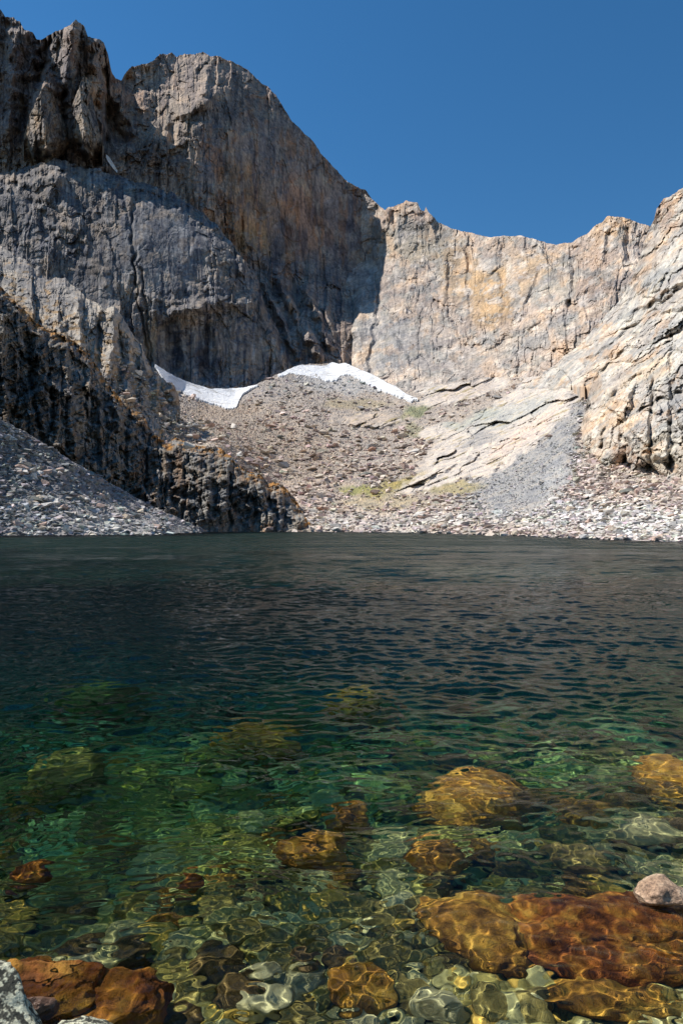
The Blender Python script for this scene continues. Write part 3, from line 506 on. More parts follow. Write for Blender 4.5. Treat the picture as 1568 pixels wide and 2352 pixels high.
def depth_tint(m, c, k=1.0):                                      # light lost in deeper water, painted into the bed and stone colours
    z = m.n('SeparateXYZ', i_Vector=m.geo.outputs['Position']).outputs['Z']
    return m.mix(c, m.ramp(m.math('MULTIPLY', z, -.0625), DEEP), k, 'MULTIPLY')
def rock_mat(name, stops, scale=3.0, speck=None, bump=.012, rough=.85, fine=60):
    m = Mat(name, rough)
    f = m.noise((scale,) * 3, 6, .62, obj=True)
    c = m.ramp(f, stops)
    g = m.noise((scale * 5,) * 3, 5, .7, obj=True)
    c = m.mix(c, m.ramp(g, [(.3, (.45,)), (.62, (1.25,))]), .65, 'MULTIPLY')
    if speck:
        sp = m.ramp(m.noise((fine,) * 3, 2, .8, obj=True), speck); c = m.mix(c, sp, .9, 'MULTIPLY')
    c = depth_tint(m, c, .72 if 'algae' in name else 1.0)
    m.set(Base_Color=c, Normal=m.bump(m.noise((scale * 4,) * 3, 8, .65, obj=True), bump))
    return m.m
UW = {
 'ochre': rock_mat('rust_and_ochre_stone', [(.34, (.045, .016, .005)), (.45, (.19, .058, .008)), (.54, (.30, .13, .018)), (.68, (.50, .29, .05))], scale=2.6, bump=.06),
 'gold':  rock_mat('golden_algae_stone', [(.32, (.12, .055, .008)), (.45, (.36, .18, .028)), (.56, (.52, .30, .05)), (.68, (.68, .46, .12))], scale=5, bump=.05),
 'amber': rock_mat('rust_stained_stone', [(.32, (.05, .012, .002)), (.46, (.24, .075, .010)), (.56, (.42, .175, .028)), (.68, (.62, .36, .08))], scale=5, bump=.06),
 'pale':  rock_mat('pale_lake_stone', [(.3, (.25, .25, .19)), (.55, (.42, .42, .34)), (.75, (.55, .55, .46))]),
 'olive': rock_mat('olive_lake_stone', [(.3, (.10, .09, .035)), (.5, (.22, .19, .08)), (.7, (.36, .32, .17))]),
 'brown': rock_mat('brown_lake_stone', [(.3, (.05, .035, .02)), (.5, (.13, .09, .05)), (.7, (.24, .17, .10))]),
}
def stone(seed, sub=3, clips=9, rough=.05, low=.62, high=.95):      # a water-worn, bluntly faceted stone of radius about 1
    bm = __import__('bmesh').new(); __import__('bmesh').ops.create_icosphere(bm, subdivisions=sub, radius=1)
    V = np.array([v.co[:] for v in bm.verts]); F = np.array([[v.index for v in f.verts] for f in bm.faces]); bm.free()
    r = np.random.default_rng(seed)
    for _ in range(clips):
        n = r.normal(size=3); n /= np.linalg.norm(n); d = r.uniform(low, high)
        k = V @ n - d; V = V - np.where(k > 0, k * .93, 0)[:, None] * n
    N = V / np.linalg.norm(V, axis=1)[:, None]
    V = V + N * (rough * fbm(V[:, 0] * 1.7 + seed, V[:, 1] * 1.7, V[:, 2] * 1.7, 4, seed))[:, None]
    return V, F
WET = []                                                            # everything under the water that caustics fall on
def near_stone(name, c, size, mat, seed, rot=0.0, sub=4, tilt=0.0, label=None, cat='stone', group=None, **k):
    V, F = stone(seed, sub, **k)
    ca, sa = math.cos(tilt), math.sin(tilt)
    V = V * np.array(size); V = np.stack([V[:, 0] * ca - V[:, 2] * sa, V[:, 1], V[:, 0] * sa + V[:, 2] * ca], -1)
    o = mesh(name, V, F, mat, smooth=True); o.location = c; o.rotation_euler[2] = rot
    tag(o, label, cat, group); WET.append(o)
    return o
ANCH = []
def make_bed():
    ys = np.concatenate([np.linspace(-8, 1.4, 20), np.exp(np.linspace(math.log(1.5), math.log(22), 460)), [26, 32, 40, 60, 100, 200, 420]])
    us = np.concatenate([[-9, -5, -3, -2, -1.4], np.linspace(-.85, .7, 460), [1.2, 2, 3, 5, 9]])
    Y, U = np.meshgrid(ys, us, indexing='ij'); X = U * np.maximum(Y, 1.6)
    Z = bed_z(X, Y)
    m = Mat('lake_bed', .9)
    c = m.ramp(m.noise((1.3,) * 3, 6, .6), [(.32, (.06, .055, .025)), (.45, (.19, .165, .07)), (.55, (.34, .29, .14)), (.68, (.50, .44, .26))])
    c = m.mix(c, m.ramp(m.noise((11,) * 3, 6, .7), [(.34, (.25,)), (.6, (1.3,))]), .85, 'MULTIPLY')
    m.set(Base_Color=depth_tint(m, c), Normal=m.bump(m.noise((9,) * 3, 8, .7), .06))
    o = mesh('lake_bed', np.stack([X, Y, Z], -1).reshape(-1, 3), gridfaces(*Y.shape), m.m, smooth=True)
    tag(o, 'stony lake bed under clear water', 'lake bed', kind='structure'); WET.append(o)
STONES = [stone(100 + i, 3, clips=10, low=.5) for i in range(14)]
SMALL = [stone(200 + i, 2, clips=8, low=.5) for i in range(8)]
def scatter_mesh(name, protos, items, mat, smooth, cols=None):      # rocks nobody could count -> one mesh
    Vs, Fs, Cs, off = [], [], [], 0
    for i, (p, loc, sc, rot) in enumerate(items):
        V, F = protos[p]; ca, sa = math.cos(rot), math.sin(rot)
        v = V * np.array(sc); v = np.stack([v[:, 0] * ca - v[:, 1] * sa, v[:, 0] * sa + v[:, 1] * ca, v[:, 2]], -1) + np.array(loc)
        Vs.append(v); Fs.append(F + off); off += len(V)
        if cols is not None: Cs.append(np.repeat(np.array(cols[i])[None], len(V), 0))
    return mesh(name, np.concatenate(Vs), np.concatenate(Fs), mat, smooth=smooth, col=np.concatenate(Cs) if cols is not None else None)
make_water(); make_bed()
def B(px, py, d): return Vector(bed(px, py, d))
BIG = []
def boulder(px, py, top, wpx, hpx, mat, seed, label, rot=0.0, thick=None, sub=5, cat='boulder', name='boulder', **k):
    c = B(px, py, top); rx = wpx / FOC * c.y / 2; y0, y1 = B(px, py + hpx / 2, top).y, B(px, py - hpx / 2, top).y; ry = (y1 - y0) / 2
    rz = thick or max(.5 * min(rx, ry), .06); c.z -= rz * .8
    BIG.append((c.x, c.y, max(rx, ry))); ANCH.append((c.x, c.y, ' '.join(label.split(',')[0].split(' ')[:40])))
    return near_stone(name, c, (rx, ry, rz), UW[mat] if isinstance(mat, str) else mat, seed, rot, sub, label=label, cat=cat, **k)
boulder(1370, 2088, .07, 520, 190, 'amber', 11, 'big rust orange boulder just under the water, below the pink rock tip', rot=.06, sub=6, thick=.30, rough=.15, clips=12)
boulder(1092, 2088, .19, 215, 215, 'gold', 12, 'golden boulder with a net of bright light lines, left of the rust orange one', rot=.5, sub=6, thick=.26, rough=.12)
boulder(1420, 2270, .29, 400, 140, 'gold', 13, 'wide flat golden slab at the bottom right under shallow water', rot=-.15, sub=6, thick=.14, rough=.12, clips=14, low=.5)
boulder(830, 2246, .32, 165, 120, 'gold', 14, 'golden brown stone with bright ripples, left of the pale broken slab', rot=.3, thick=.12)
boulder(1004, 2286, .28, 125, 105, 'pale', 15, 'pale grey green slab with white light lines between two golden stones', rot=.8, thick=.10, low=.5)
boulder(605, 2276, .30, 160, 70, 'pale', 16, 'pale oval stone lying at the middle of the bottom edge', rot=.1, thick=.09, low=.5)
boulder(602, 2218, .36, 90, 36, 'pale', 17, 'small smooth pale stone just behind the pale oval one', thick=.05, sub=4)
boulder(700, 2185, .38, 70, 44, 'brown', 18, 'dark brown stone behind the golden brown one', thick=.06, sub=4)
boulder(225, 2268, .14, 300, 210, 'ochre', 19, 'ochre underwater boulder beside the white speckled shore rock', rot=-.2, sub=6, thick=.24, rough=.16)
boulder(85, 2235, .02, 330, 190, 'ochre', 20, 'rust brown boulder breaking the surface behind the speckled shore rock', rot=.1, sub=6, thick=.30, rough=.17, clips=12)
boulder(1085, 1792, .55, 270, 110, 'gold', 21, 'large golden boulder in the middle distance under rippled water', rot=.1, sub=6, thick=.5, rough=.10)
boulder(1560, 1770, .45, 190, 120, 'gold', 22, 'golden boulder cut by the right edge in the middle distance', sub=6, thick=.5, rough=.10)
boulder(802, 1852, .62, 100, 64, 'gold', 23, 'roundish golden boulder alone near the centre of the shallows', thick=.3)
boulder(1345, 1840, .75, 130, 60, 'gold', 24, 'dull yellow boulder right of the large golden one', thick=.3)
boulder(720, 1925, .55, 190, 80, 'gold', 25, 'flat ochre boulder in front of the roundish golden one', rot=.3, thick=.25)
boulder(1010, 1945, .50, 150, 70, 'gold', 26, 'ochre boulder with a black hollow beneath it, behind the large rust one', rot=-.2, thick=.25)
boulder(1330, 1950, .42, 170, 70, 'olive', 27, 'broad olive boulder behind the rust orange one', thick=.2)
boulder(150, 1742, .95, 170, 80, 'olive', 28, 'dim olive boulder in green water far left', thick=.5)
boulder(600, 1672, 1.2, 230, 60, 'gold', 29, 'dim golden ridge of rock under dark green water at the centre', rot=-.2, thick=.6)
boulder(830, 1590, 1.5, 170, 44, 'gold', 30, 'farthest golden boulder glimmering through the dark water', rot=.2, thick=.8)
boulder(240, 1575, 2.2, 200, 40, 'olive', 34, 'faint olive boulder deep in the dark water at the left', thick=.8)
boulder(1480, 1890, .5, 190, 60, 'pale', 31, 'pale green boulder near the right edge behind the pink rock tip', thick=.2)
boulder(80, 1985, .45, 110, 60, 'amber', 32, 'reddish brown stone in green water at the left edge', thick=.14)
boulder(440, 2010, .55, 60, 40, 'amber', 33, 'small rust coloured stone among green ones', thick=.12)
# the pink tip stands out of the water, the speckled granite is the shore itself
PINKROCK = rock_mat('pink_granite', [(.3, (.20, .12, .10)), (.5, (.40, .26, .22)), (.7, (.55, .42, .38))], scale=7, speck=[(.35, (.5,)), (.6, (1.3,))], bump=.02, rough=.45)
o = near_stone('boulder', Vector((1.93, 4.08, -.02)), (.185, .16, .105), PINKROCK, 40, rot=.5, sub=5, rough=.10, label='wet pink rock tip standing out of the water at the right', cat='boulder')
SPECK = rock_mat('speckled_granite', [(.3, (.32, .31, .30)), (.5, (.55, .54, .52)), (.7, (.70, .69, .67))], scale=9, speck=[(.45, (.02, .02, .025)), (.50, (.35,)), (.55, (1.2,))], bump=.03, rough=.8, fine=26)
o = near_stone('boulder', Vector((-1.50, 2.62, .03)), (.50, .40, .43), SPECK, 44, rot=.2, sub=6, rough=.10, clips=14, label='dry white granite boulder with black specks at the bottom left', cat='boulder')
o = near_stone('boulder', Vector((-1.00, 2.72, .03)), (.22, .15, .23), SPECK, 47, rot=.2, sub=5, rough=.09, clips=12, label='low pale granite rock beside the black specked boulder at the bottom edge', cat='boulder')
o = near_stone('boulder', Vector((-1.42, 3.10, -.02)), (.13, .08, .085), rock_mat('dark_red_rock', [(.3, (.06, .03, .025)), (.5, (.15, .08, .065)), (.7, (.26, .16, .14))], scale=9, rough=.3), 48, rot=.4, sub=5, rough=.10, clips=12, label='wet dark red rock tip behind the black specked boulder', cat='boulder')
# --- loose stones on the bed
r = random.Random(31)
KIND = [('pale', 'pale grey green water worn stone on the lake bed, one of many alike'), ('olive', 'olive stone with algae on the lake bed, one of many alike'),
        ('brown', 'dark brown stone on the lake bed, one of many alike'), ('gold', 'small golden stone on the lake bed, one of many alike')]
SM = {}; LOOSE = []; COLR = {'pale': 'pale grey green', 'olive': 'olive', 'brown': 'dark brown', 'gold': 'golden'}
ANCHOR = [((1350, 2122, .1), 'the big rust orange boulder'), ((1092, 2128, .1), 'the bright rippled golden boulder'), ((1420, 2290, .2), 'the wide golden slab'), ((830, 2246, .2), 'the golden brown stone'), ((1004, 2286, .2), 'the pale grey green slab'),
  ((605, 2276, .2), 'the pale oval stone'), ((250, 2265, .1), 'the ochre shore boulder'), ((1085, 1792, .6), 'the large golden boulder offshore'), ((802, 1852, .6), 'the roundish golden boulder'), ((720, 1925, .6), 'the flat ochre boulder'), ((1010, 1945, .5), 'the hollowed ochre boulder'),
  ((1330, 1950, .4), 'the broad olive boulder'), ((80, 1985, .5), 'the reddish brown stone'), ((440, 2010, .5), 'the small rust stone'), ((1480, 1890, .5), 'the pale green boulder'), ((150, 1742, .9), 'the dim olive boulder'), ((600, 1672, 1.2), 'the dim golden ridge')]
def tell_apart(items, anchors, noun, near):      # label by colour, by the landmark it lies closest to and on which side, then by size
    sets = {}
    for o, colr, x, y, s in items:
        ax, ay, nm = min(anchors, key=lambda q: (q[0] - x) ** 2 + (q[1] - y) ** 2); dx, dy = (x - ax), (y - ay)
        side = ('right of' if dx > 0 else 'left of') if abs(dx) > abs(dy) else ('behind' if dy > 0 else 'in front of')
        sets.setdefault((colr, side, nm), []).append((s, o))
    for (colr, side, nm), l in sets.items():
        l.sort(key=lambda q: -q[0]); n = len(l)
        for i, (s, o) in enumerate(l):
            w = '' if n == 1 else ('larger ' if i == 0 else 'smaller ') if n == 2 else 'largest ' if i == 0 else 'smallest ' if i == n - 1 else 'second largest ' if i == 1 else 'third largest ' if i == 2 and n > 4 else 'middling '
            o['label'] = f'{w}{colr} {noun} {side} {nm}{near}'
cand, n = [], 0
while len(cand) < 6500 and n < 90000:
    n += 1; u = r.random(); y = 2.2 * (10.5 / 2.2) ** (u ** .9); x = r.uniform(-.62, .62) * y
    s = min(.042 * (1 / max(r.random(), .04)) ** .45, .14) * (.55 + .17 * y)
    if any((x - a) ** 2 + (y - b) ** 2 < (.75 * c_ + .4 * s) ** 2 for a, b, c_ in BIG): continue
    cand.append((x, y, s))
cand.sort(key=lambda q: -q[2] / q[1])
zs = bed_z(np.array([q[0] for q in cand]), np.array([q[1] for q in cand]))
kept, rest = [], []
for (x, y, s), z in zip(cand, zs):
    if len(kept) < 290 and all((x - a) ** 2 + (y - b) ** 2 > (.62 * (s + c_)) ** 2 for a, b, c_ in kept[-290:]):
        kept.append((x, y, s)); q = r.choice([0, 0, 1, 1, 1, 1, 2, 3]); p = r.randrange(14); m_, lab = KIND[q]
        if (p, q) not in SM:
            SM[(p, q)] = mesh('lake_stone', *STONES[p], UW[m_], smooth=True); o = SM[(p, q)]
        else:
            o = SM[(p, q)].copy(); COL.objects.link(o)
        o.scale = (s * r.uniform(.8, 1.35), s * r.uniform(.75, 1.2), s * r.uniform(.4, .65)); o.rotation_euler = (r.uniform(-.2, .2), r.uniform(-.2, .2), r.random() * 6.28)
        o.location = (x, y, float(z) + s * .22); tag(o, lab, 'stone', m_ + ' stones on the lake bed'); WET.append(o); LOOSE.append((o, COLR[m_], x, y, s))
    else: rest.append((x, y, s * .8, float(z)))
tell_apart(LOOSE, [(B(*p).x, B(*p).y, n_) for p, n_ in ANCHOR], 'stone', '')
PEB = Mat('pebbles', .85)
PEB.set(Base_Color=depth_tint(PEB, PEB.mix(PEB.n('Attribute', attribute_name='tint').outputs['Color'], PEB.ramp(PEB.noise((14,) * 3, 5, .7), [(.32, (.4,)), (.62, (1.3,))]), .8, 'MULTIPLY')), Normal=PEB.bump(PEB.noise((20,) * 3, 6, .65), .01))
pal = [(.46, .46, .32), (.27, .25, .11), (.14, .12, .06), (.46, .33, .10), (.38, .38, .25), (.22, .21, .10), (.32, .31, .16), (.55, .55, .42)]
items, cols = [], []
for x, y, s, z in rest:
    items.append((r.randrange(8), (x, y, z + s * .15), (s * r.uniform(.8, 1.4), s * r.uniform(.7, 1.2), s * r.uniform(.4, .7)), r.random() * 6.28)); cols.append(r.choice(pal))
for i in range(4200):
    y = 2.2 * (7 / 2.2) ** r.random(); x = r.uniform(-.62, .62) * y; s = r.uniform(.012, .045) * (.5 + .2 * y)
    z = float(bed_z(np.array([x]), np.array([y]))[0]); items.append((r.randrange(8), (x, y, z + s * .2), (s * r.uniform(.8, 1.4), s, s * .6), r.random() * 6.28)); cols.append(r.choice(pal))
pebbles = scatter_mesh('pebbles', SMALL, items, PEB.m, True, cols); tag(pebbles, 'small pebbles filling the lake bed between the stones', 'pebbles', kind='stuff'); WET.append(pebbles)
for o in WET:
    try: o.cycles.is_caustics_receiver = True
    except Exception: pass
# ================================================================ snow, boulders, talus
SNOW = Mat('old_snow', .7, .3)
SNOW.set(Base_Color=SNOW.mix(SNOW.ramp(SNOW.noise((.05, .12, .12), 6, .7), [(.35, (.55, .52, .48)), (.48, (.88, .88, .89))]), SNOW.ramp(SNOW.noise((.8, .8, .8), 3, .7), [(.30, (.45, .42, .38)), (.36, (1, 1, 1))]), 1.0, 'MULTIPLY'), Normal=SNOW.bump(SNOW.noise((.3, .6, .3), 5, .6), 3.0))
def snow(top, bot, depth, label):
    o, _ = sheet('snow_patch', top, bot, depth, SNOW.m, lambda px, py: .8 * fbm(px / 18, py / 8, octv=3, seed=200), lambda px, py: np.ones(px.shape + (3,)) * .8, label, step=1.6, jag=(1.6, 1.2) if 'tiny' not in label else (0, 0), bjag=3.2 if 'tiny' not in label else .5, back=(4, .3), foot=2, solid=3)
    del o['kind']; tag(o, label, 'snow patch', 'old snow patches below the walls')
    return o
snow([(356, 836), (380, 851), (400, 864), (440, 880), (480, 892), (520, 893), (560, 890), (592, 883)],
     [(356, 838), (372, 866), (390, 886), (430, 906), (470, 921), (510, 932), (535, 938), (543, 934), (550, 915), (560, 902), (575, 893), (592, 884)], lambda px, py: f_val(px, py) - 9,
     'curved snow patch half in shade below the streaked cliff at the left')
snow([(638, 860), (660, 849), (680, 842), (695, 838), (720, 840), (750, 839), (762, 831), (776, 836), (792, 833), (806, 840), (830, 850), (860, 863), (910, 889), (932, 905), (958, 915)],
     [(638, 862), (680, 858), (720, 867), (762, 876), (778, 866), (792, 858), (806, 861), (850, 884), (900, 905), (940, 918), (958, 917)], lambda px, py: f_val(px, py) - 9,
     'long jagged snow patch with a grey rubble cone in front, at the centre')
snow([(244, 354), (251, 360), (260, 374), (270, 391)], [(244, 358), (251, 371), (260, 384), (270, 394)], lambda px, py: 992 + 0 * px, 'tiny tongue of snow high in the gully under the spires')
def hull(seed, n=13):
    import bmesh
    r_ = np.random.default_rng(seed); P = r_.normal(size=(n, 3)); P /= np.linalg.norm(P, axis=1)[:, None]; P *= r_.uniform(.75, 1.1, (n, 1)) * np.array([1, .85, .7])
    bm = bmesh.new(); [bm.verts.new(p) for p in P]; g = bmesh.ops.convex_hull(bm, input=bm.verts)
    bmesh.ops.delete(bm, geom=[v for v in bm.verts if not v.link_faces], context='VERTS'); bmesh.ops.triangulate(bm, faces=bm.faces)
    bm.verts.index_update(); V = np.array([v.co[:] for v in bm.verts]); F = np.array([[v.index for v in f.verts] for f in bm.faces]); bm.free()
    return V, F
HULL = [hull(i) for i in range(14)]; CHIP = [hull(50 + i, 8) for i in range(10)]
def talus_mat(name, stops=None):
    m = Mat(name, .93, .15)
    t = m.ramp(m.n('ObjectInfo').outputs['Random'], stops) if stops else m.n('Attribute', attribute_name='tint').outputs['Color']
    c = m.mix(t, m.ramp(m.noise((1.1,) * 3, 7, .7), [(.3, (.55,)), (.5, (1,)), (.7, (1.3,))]), .8, 'MULTIPLY')
    m.set(Base_Color=c, Normal=m.bump(m.noise((1.5,) * 3, 6, .65), .25)); return m.m
BOULD = talus_mat('boulder_granite', [(0, (.30, .27, .25)), (.3, (.42, .34, .28)), (.5, (.50, .44, .38)), (.7, (.36, .34, .33)), (.85, (.46, .31, .25)), (1, (.60, .55, .49))])
TAL = talus_mat('talus_granite')
HI = {}
def put(px, py, w, h, f, label, group=None, seed=None, mat=None, sink=.3, flat=1.0):
    seed = r.randrange(14) if seed is None else seed
    Y = float(f(px, py)) - 1.0; X, _, Z = at(px, py, Y); s = w / FOC * Y / 2; hz = h / FOC * Y / 2
    k = (seed, (mat or BOULD).name)
    if k not in HI: HI[k] = mesh('boulder', *HULL[seed], mat or BOULD); o = HI[k]
    else: o = HI[k].copy(); COL.objects.link(o)
    o.location = (X, Y, Z + hz * (1 - 2 * sink)); o.scale = (s, s * .8, hz * 1.25); o.rotation_euler = (r.uniform(-.2, .2), r.uniform(-.25, .25), r.uniform(0, 6.28) if group else r.uniform(-.4, .4))
    tag(o, label, 'boulder', group)
r = random.Random(77)
RED = talus_mat('reddish_granite', [(0, (.36, .21, .15)), (1, (.42, .26, .19))]); DKR = talus_mat('dark_boulder', [(0, (.13, .135, .12)), (1, (.17, .17, .15))]); WHT = talus_mat('white_boulder', [(0, (.60, .54, .46)), (1, (.66, .60, .52))])
for a_ in [(854, 1036, 22, 18, 'reddish brown boulder with a shaded front, alone on the gravel', RED), (930, 1028, 34, 14, 'wide dark topped boulder right of the reddish brown one', None), (838, 1094, 34, 22, 'grey wedge shaped boulder above the mossy ground', DKR),
           (961, 1159, 26, 22, 'tan rounded boulder on the grassy slope above the shore', None), (1032, 1193, 24, 26, 'tall pale block just above the far shore', WHT), (1242, 1110, 22, 15, 'single pale boulder on the dark grey scree', WHT), (1265, 1002, 30, 12, 'flat tan boulder on the upper grey scree', None),
           (737, 1142, 50, 20, 'wide flat pinkish boulder near the end of the dark cliff', WHT), (751, 1108, 28, 16, 'grey boulder behind the wide flat pinkish one', None), (747, 1170, 40, 16, 'low tan slab of a boulder in front of the wide flat pinkish one', RED), (598, 1057, 26, 14, 'pink boulder beside the end of the grassy cliff rim', RED),
           (644, 1007, 18, 16, 'dark shaded boulder on the brown gravel slope', DKR), (449, 895, 9, 6, 'small brown boulder lying on the left snow patch', RED), (1440, 1132, 40, 20, 'large dark boulder at the foot of the rust stained buttress', DKR), (1500, 1128, 36, 12, 'long shadowed boulder right of the large dark one', DKR),
           (1400, 1180, 30, 24, 'pale blocky boulder below the buttress', WHT), (1548, 1232, 40, 22, 'white boulder at the waterline by the right edge', WHT), (1490, 1195, 26, 18, 'grey boulder in the right shore rubble', None), (780, 925, 18, 8, 'grey slab of rock below the rubble cone', None)]:
    put(*a_[:4], f_val, a_[4], mat=a_[5], seed=(int(a_[0]) % 14))
put(85, 1150, 40, 15, f_scree, 'dark green grey boulder on the shaded left scree', mat=DKR, seed=3)
put(436, 1030, 34, 30, lambda x, y: f_left(x, y) - 4, 'white faced block perched on the rim of the dark cliff', mat=WHT, seed=5, sink=.2)
def noise1(x, y, s, sd): return float(noise(np.array([x / s]), np.array([y / s]), seed=sd)[0])
BM = [talus_mat('grey_talus', [(0, (.26, .25, .24)), (1, (.40, .38, .36))]), talus_mat('tan_talus', [(0, (.44, .36, .28)), (1, (.56, .48, .38))]), talus_mat('pinkish_talus', [(0, (.44, .31, .25)), (1, (.52, .39, .33))]), talus_mat('white_talus', [(0, (.56, .52, .47)), (1, (.66, .62, .57))])]
def talus(name, n, xr, yr, f, base_fn, size, clear, nbig, glabel, grp, label, marks=()):
    marks = [(at(p[0], p[1], float(f(p[0], p[1])))[0], float(f(p[0], p[1])), p[2]) for p in marks]
    pts = []; r2 = np.random.default_rng(hash_(name)); k = 0
    N = int(n * 2.6); px = r2.uniform(*xr, N); py = r2.uniform(*yr, N)
    ok = clear(px, py); px, py = px[ok][:n], py[ok][:n]; n = len(px)
    Y = np.minimum(f(px, py), EYE * FOC / np.maximum(py - HY, .1) * 1.02); s = size[0] * r2.pareto(1.75, n) + size[0]; s = np.minimum(np.minimum(s, size[1]), .0155 * Y * (1 - .75 * field(px, py, [(1200, 1080, 130, 100, -35, 1), (1290, 980, 40, 110, 14, 1), (500, 945, 110, 24, 5, 1), (780, 880, 90, 30, 0, .5)]))) * .5 * (1 + .5 * fbm(px / 40, py / 30, octv=3, seed=210)).clip(.4, 2)
    C = base_fn(px, py) * r2.uniform(.6, 1.45, (n, 1)) * (1 + r2.normal(0, .04, (n, 3)))
    X = (px - CX) / FOC * Y; Z = EYE + (HY - py) / FOC * Y
    order = np.argsort(-s / Y); items, cols, big = [], [], []
    for q, i in enumerate(order):
        if q < nbig:
            sd = int(r2.integers(14)); kk = (sd, 'BOULD')
            if kk not in HI: HI[kk] = mesh('boulder', *HULL[sd], BOULD); o = HI[kk]
            else: o = HI[kk].copy(); COL.objects.link(o)
            o.location = (X[i], Y[i] - .3, Z[i] + s[i] * .25); o.scale = (s[i] * r2.uniform(.9, 1.4), s[i], s[i] * r2.uniform(.6, .95)); o.rotation_euler = (r2.uniform(-.3, .3), r2.uniform(-.3, .3), r2.uniform(0, 6.28))
            ci = int(r2.integers(4)); cn = ('grey', 'tan', 'pinkish', 'white')[ci]
            if ci != 0: o = o
            for sl in o.material_slots[:1]: sl.link = 'OBJECT'; sl.material = BM[ci]
            tag(o, glabel, 'boulder', grp); big.append((o, cn, X[i], Y[i], s[i]))
        else:
            pr = int(r2.integers(10)); items.append((pr, (X[i], Y[i] - .2, Z[i] + s[i] * .2), (s[i] * r2.uniform(.8, 1.5), s[i] * r2.uniform(.7, 1.1), s[i] * r2.uniform(.5, .9)), r2.uniform(0, 6.28))); cols.append(C[i])
    if big: tell_apart(big, marks, 'boulder', '')
    o = scatter_mesh(name, CHIP, items, TAL, False, np.clip(cols, 0, .8)); tag(o, label, 'rubble', kind='stuff')
def hash_(s): return sum((i + 1) * ord(ch) for i, ch in enumerate(s)) % 99991
vt = np.array([p[0] for p in V_TOP]); vy = np.array([p[1] for p in V_TOP])
def clear_v(px, py):
    s = slabby(px, py); g = fbm(px / 30, py / 18, octv=3, seed=211)
    keep = (s < .25) & (py > np.interp(px, vt, vy) + 3) & (py < np.interp(px, [560, 900, 1300, 1568, 1620], [1221.5, 1223.5, 1236.5, 1245, 1250]))
    snowy = (px > 356) & (px < 592) & (py < np.interp(px, [356, 390, 430, 510, 545, 592], [838, 886, 906, 932, 938, 885])) | (px > 638) & (px < 958) & (py < np.interp(px, [638, 680, 720, 762, 792, 850, 958], [862, 858, 867, 876, 858, 884, 917]))
    gravel = field(px, py, [(1200, 1080, 130, 110, -35, 1), (1290, 980, 40, 110, 14, 1), (500, 945, 110, 24, 5, 1)])
    gravel = np.maximum(gravel, 0); rr = rnd(np.floor(px * 97), np.floor(py * 97), np.zeros_like(px), 5)
    grass = field(px, py, [(950, 950, 60, 30, -20, 1), (830, 1130, 60, 18, 10, 1), (930, 1115, 80, 20, -20, 1), (1040, 1122, 80, 16, -5, 1), (800, 930, 90, 14, 0, 1), (880, 1155, 90, 14, 0, 1)])
    return keep & ~snowy & (rr > .8 * grass) & (rr > .35 * gravel * (g > -.3)) & (rr + .5 * g > .12)
def v_col(px, py):
    c = 1.12 * blobs(px, py, (.48, .395, .34), [(800, 880, 170, 26, 0, (.46, .45, .44), .9), (640, 900, 90, 30, 0, (.42, .39, .36), .8), (620, 1030, 200, 90, 20, (.43, .34, .28), .8), (1190, 1090, 170, 110, -35, (.38, .375, .37), .9), (1290, 1000, 50, 130, 14, (.37, .365, .36), .9), (1450, 1200, 300, 50, 5, (.58, .54, .50), .8), (900, 1200, 300, 24, 0, (.56, .51, .46), .7)])
    return c
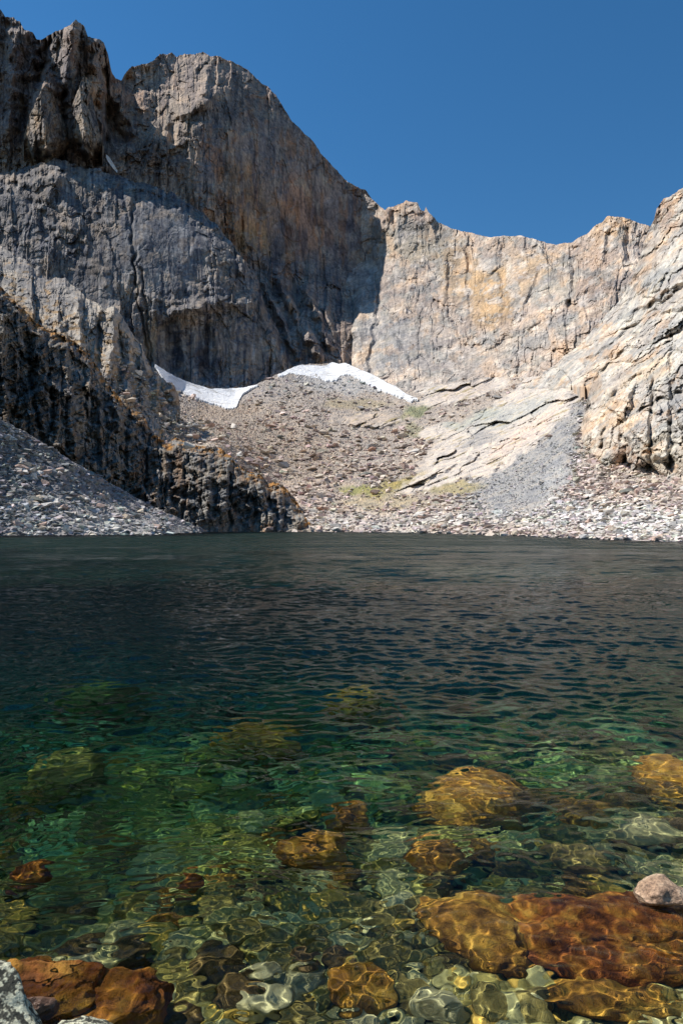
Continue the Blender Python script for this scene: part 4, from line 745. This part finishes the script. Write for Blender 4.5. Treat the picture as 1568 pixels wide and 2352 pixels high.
talus('talus', 26000, (330, 1620), (835, 1251), f_val, v_col, (.9, 7.5), clear_v, 190, 'granite boulder among many alike on the sunlit valley floor', 'boulders scattered over the valley floor', 'pinkish grey talus covering the valley floor up to the snow',
  [(854, 1036, 'the lone reddish brown boulder'), (930, 1028, 'the wide dark topped boulder'), (838, 1094, 'the grey wedge shaped boulder'), (961, 1159, 'the tan rounded boulder'), (1032, 1193, 'the tall pale block'), (1242, 1110, 'the pale boulder on dark scree'), (1265, 1002, 'the flat tan boulder'),
   (737, 1142, 'the wide flat pinkish boulder'), (598, 1057, 'the pink boulder'), (644, 1007, 'the dark boulder on brown gravel'), (1440, 1132, 'the large dark boulder below the buttress'), (1400, 1180, 'the pale blocky boulder'), (1548, 1232, 'the white waterline boulder'), (780, 880, 'the grey rubble cone'), (1490, 1195, 'the grey right shore boulder'), (1200, 1225, 'the rubble shore below the dark scree')])
def clear_l(px, py): return (py > np.interp(px, [-40, 0, 60, 150, 250, 350, 430, 478], [948, 964, 994, 1052, 1110, 1164, 1202, 1222])) & (py < np.interp(px, [-40, 0, 350, 440, 478], [1232.5, 1231.5, 1230, 1225.5, 1223]))
talus('shore_talus', 7000, (-40, 478), (950, 1233), f_scree, lambda px, py: blobs(px, py, (.33, .315, .305), [(200, 1200, 300, 40, 8, (.50, .48, .45), .8)]), (.55, 3.2), clear_l, 60, 'angular grey boulder among many alike on the left scree', 'boulders on the left scree', 'grey talus on the left scree down to the shore', [(85, 1150, 'the dark green grey boulder'), (60, 1222, 'the left edge of the shore'), (200, 1222, 'the middle of the left shore'), (330, 1215, 'the foot of the left scree'), (430, 1218, 'the tip of the left scree'), (250, 1140, 'the top corner of the lit scree')])
def clear_s(px, py): return (py > np.interp(px, [250, 300, 345, 385, 408, 480, 560], [800, 830, 880, 900, 925, 980, 1050])) & (py < np.interp(px, [250, 290, 328, 385, 461, 513, 560], [880, 925, 940, 1005, 1015, 1020, 1060])) & (px > 262)
talus('ledge_talus', 900, (262, 560), (800, 1060), lambda px, py: np.minimum(f_val(px, py), f_spur(px, py)) - 6, lambda px, py: blobs(px, py, (.45, .41, .36), []), (1.0, 5), clear_s, 25, 'pale block among many alike on the slope behind the dark cliff', 'blocks behind the dark cliff', 'broken blocks strewn behind the rim of the dark cliff', [(436, 1030, 'the white faced block'), (340, 930, 'the notch in the dark cliff rim'), (300, 870, 'the foot of the knobby spur'), (410, 930, 'the end of the knobby spur'), (530, 1030, 'the grassy lower rim')])
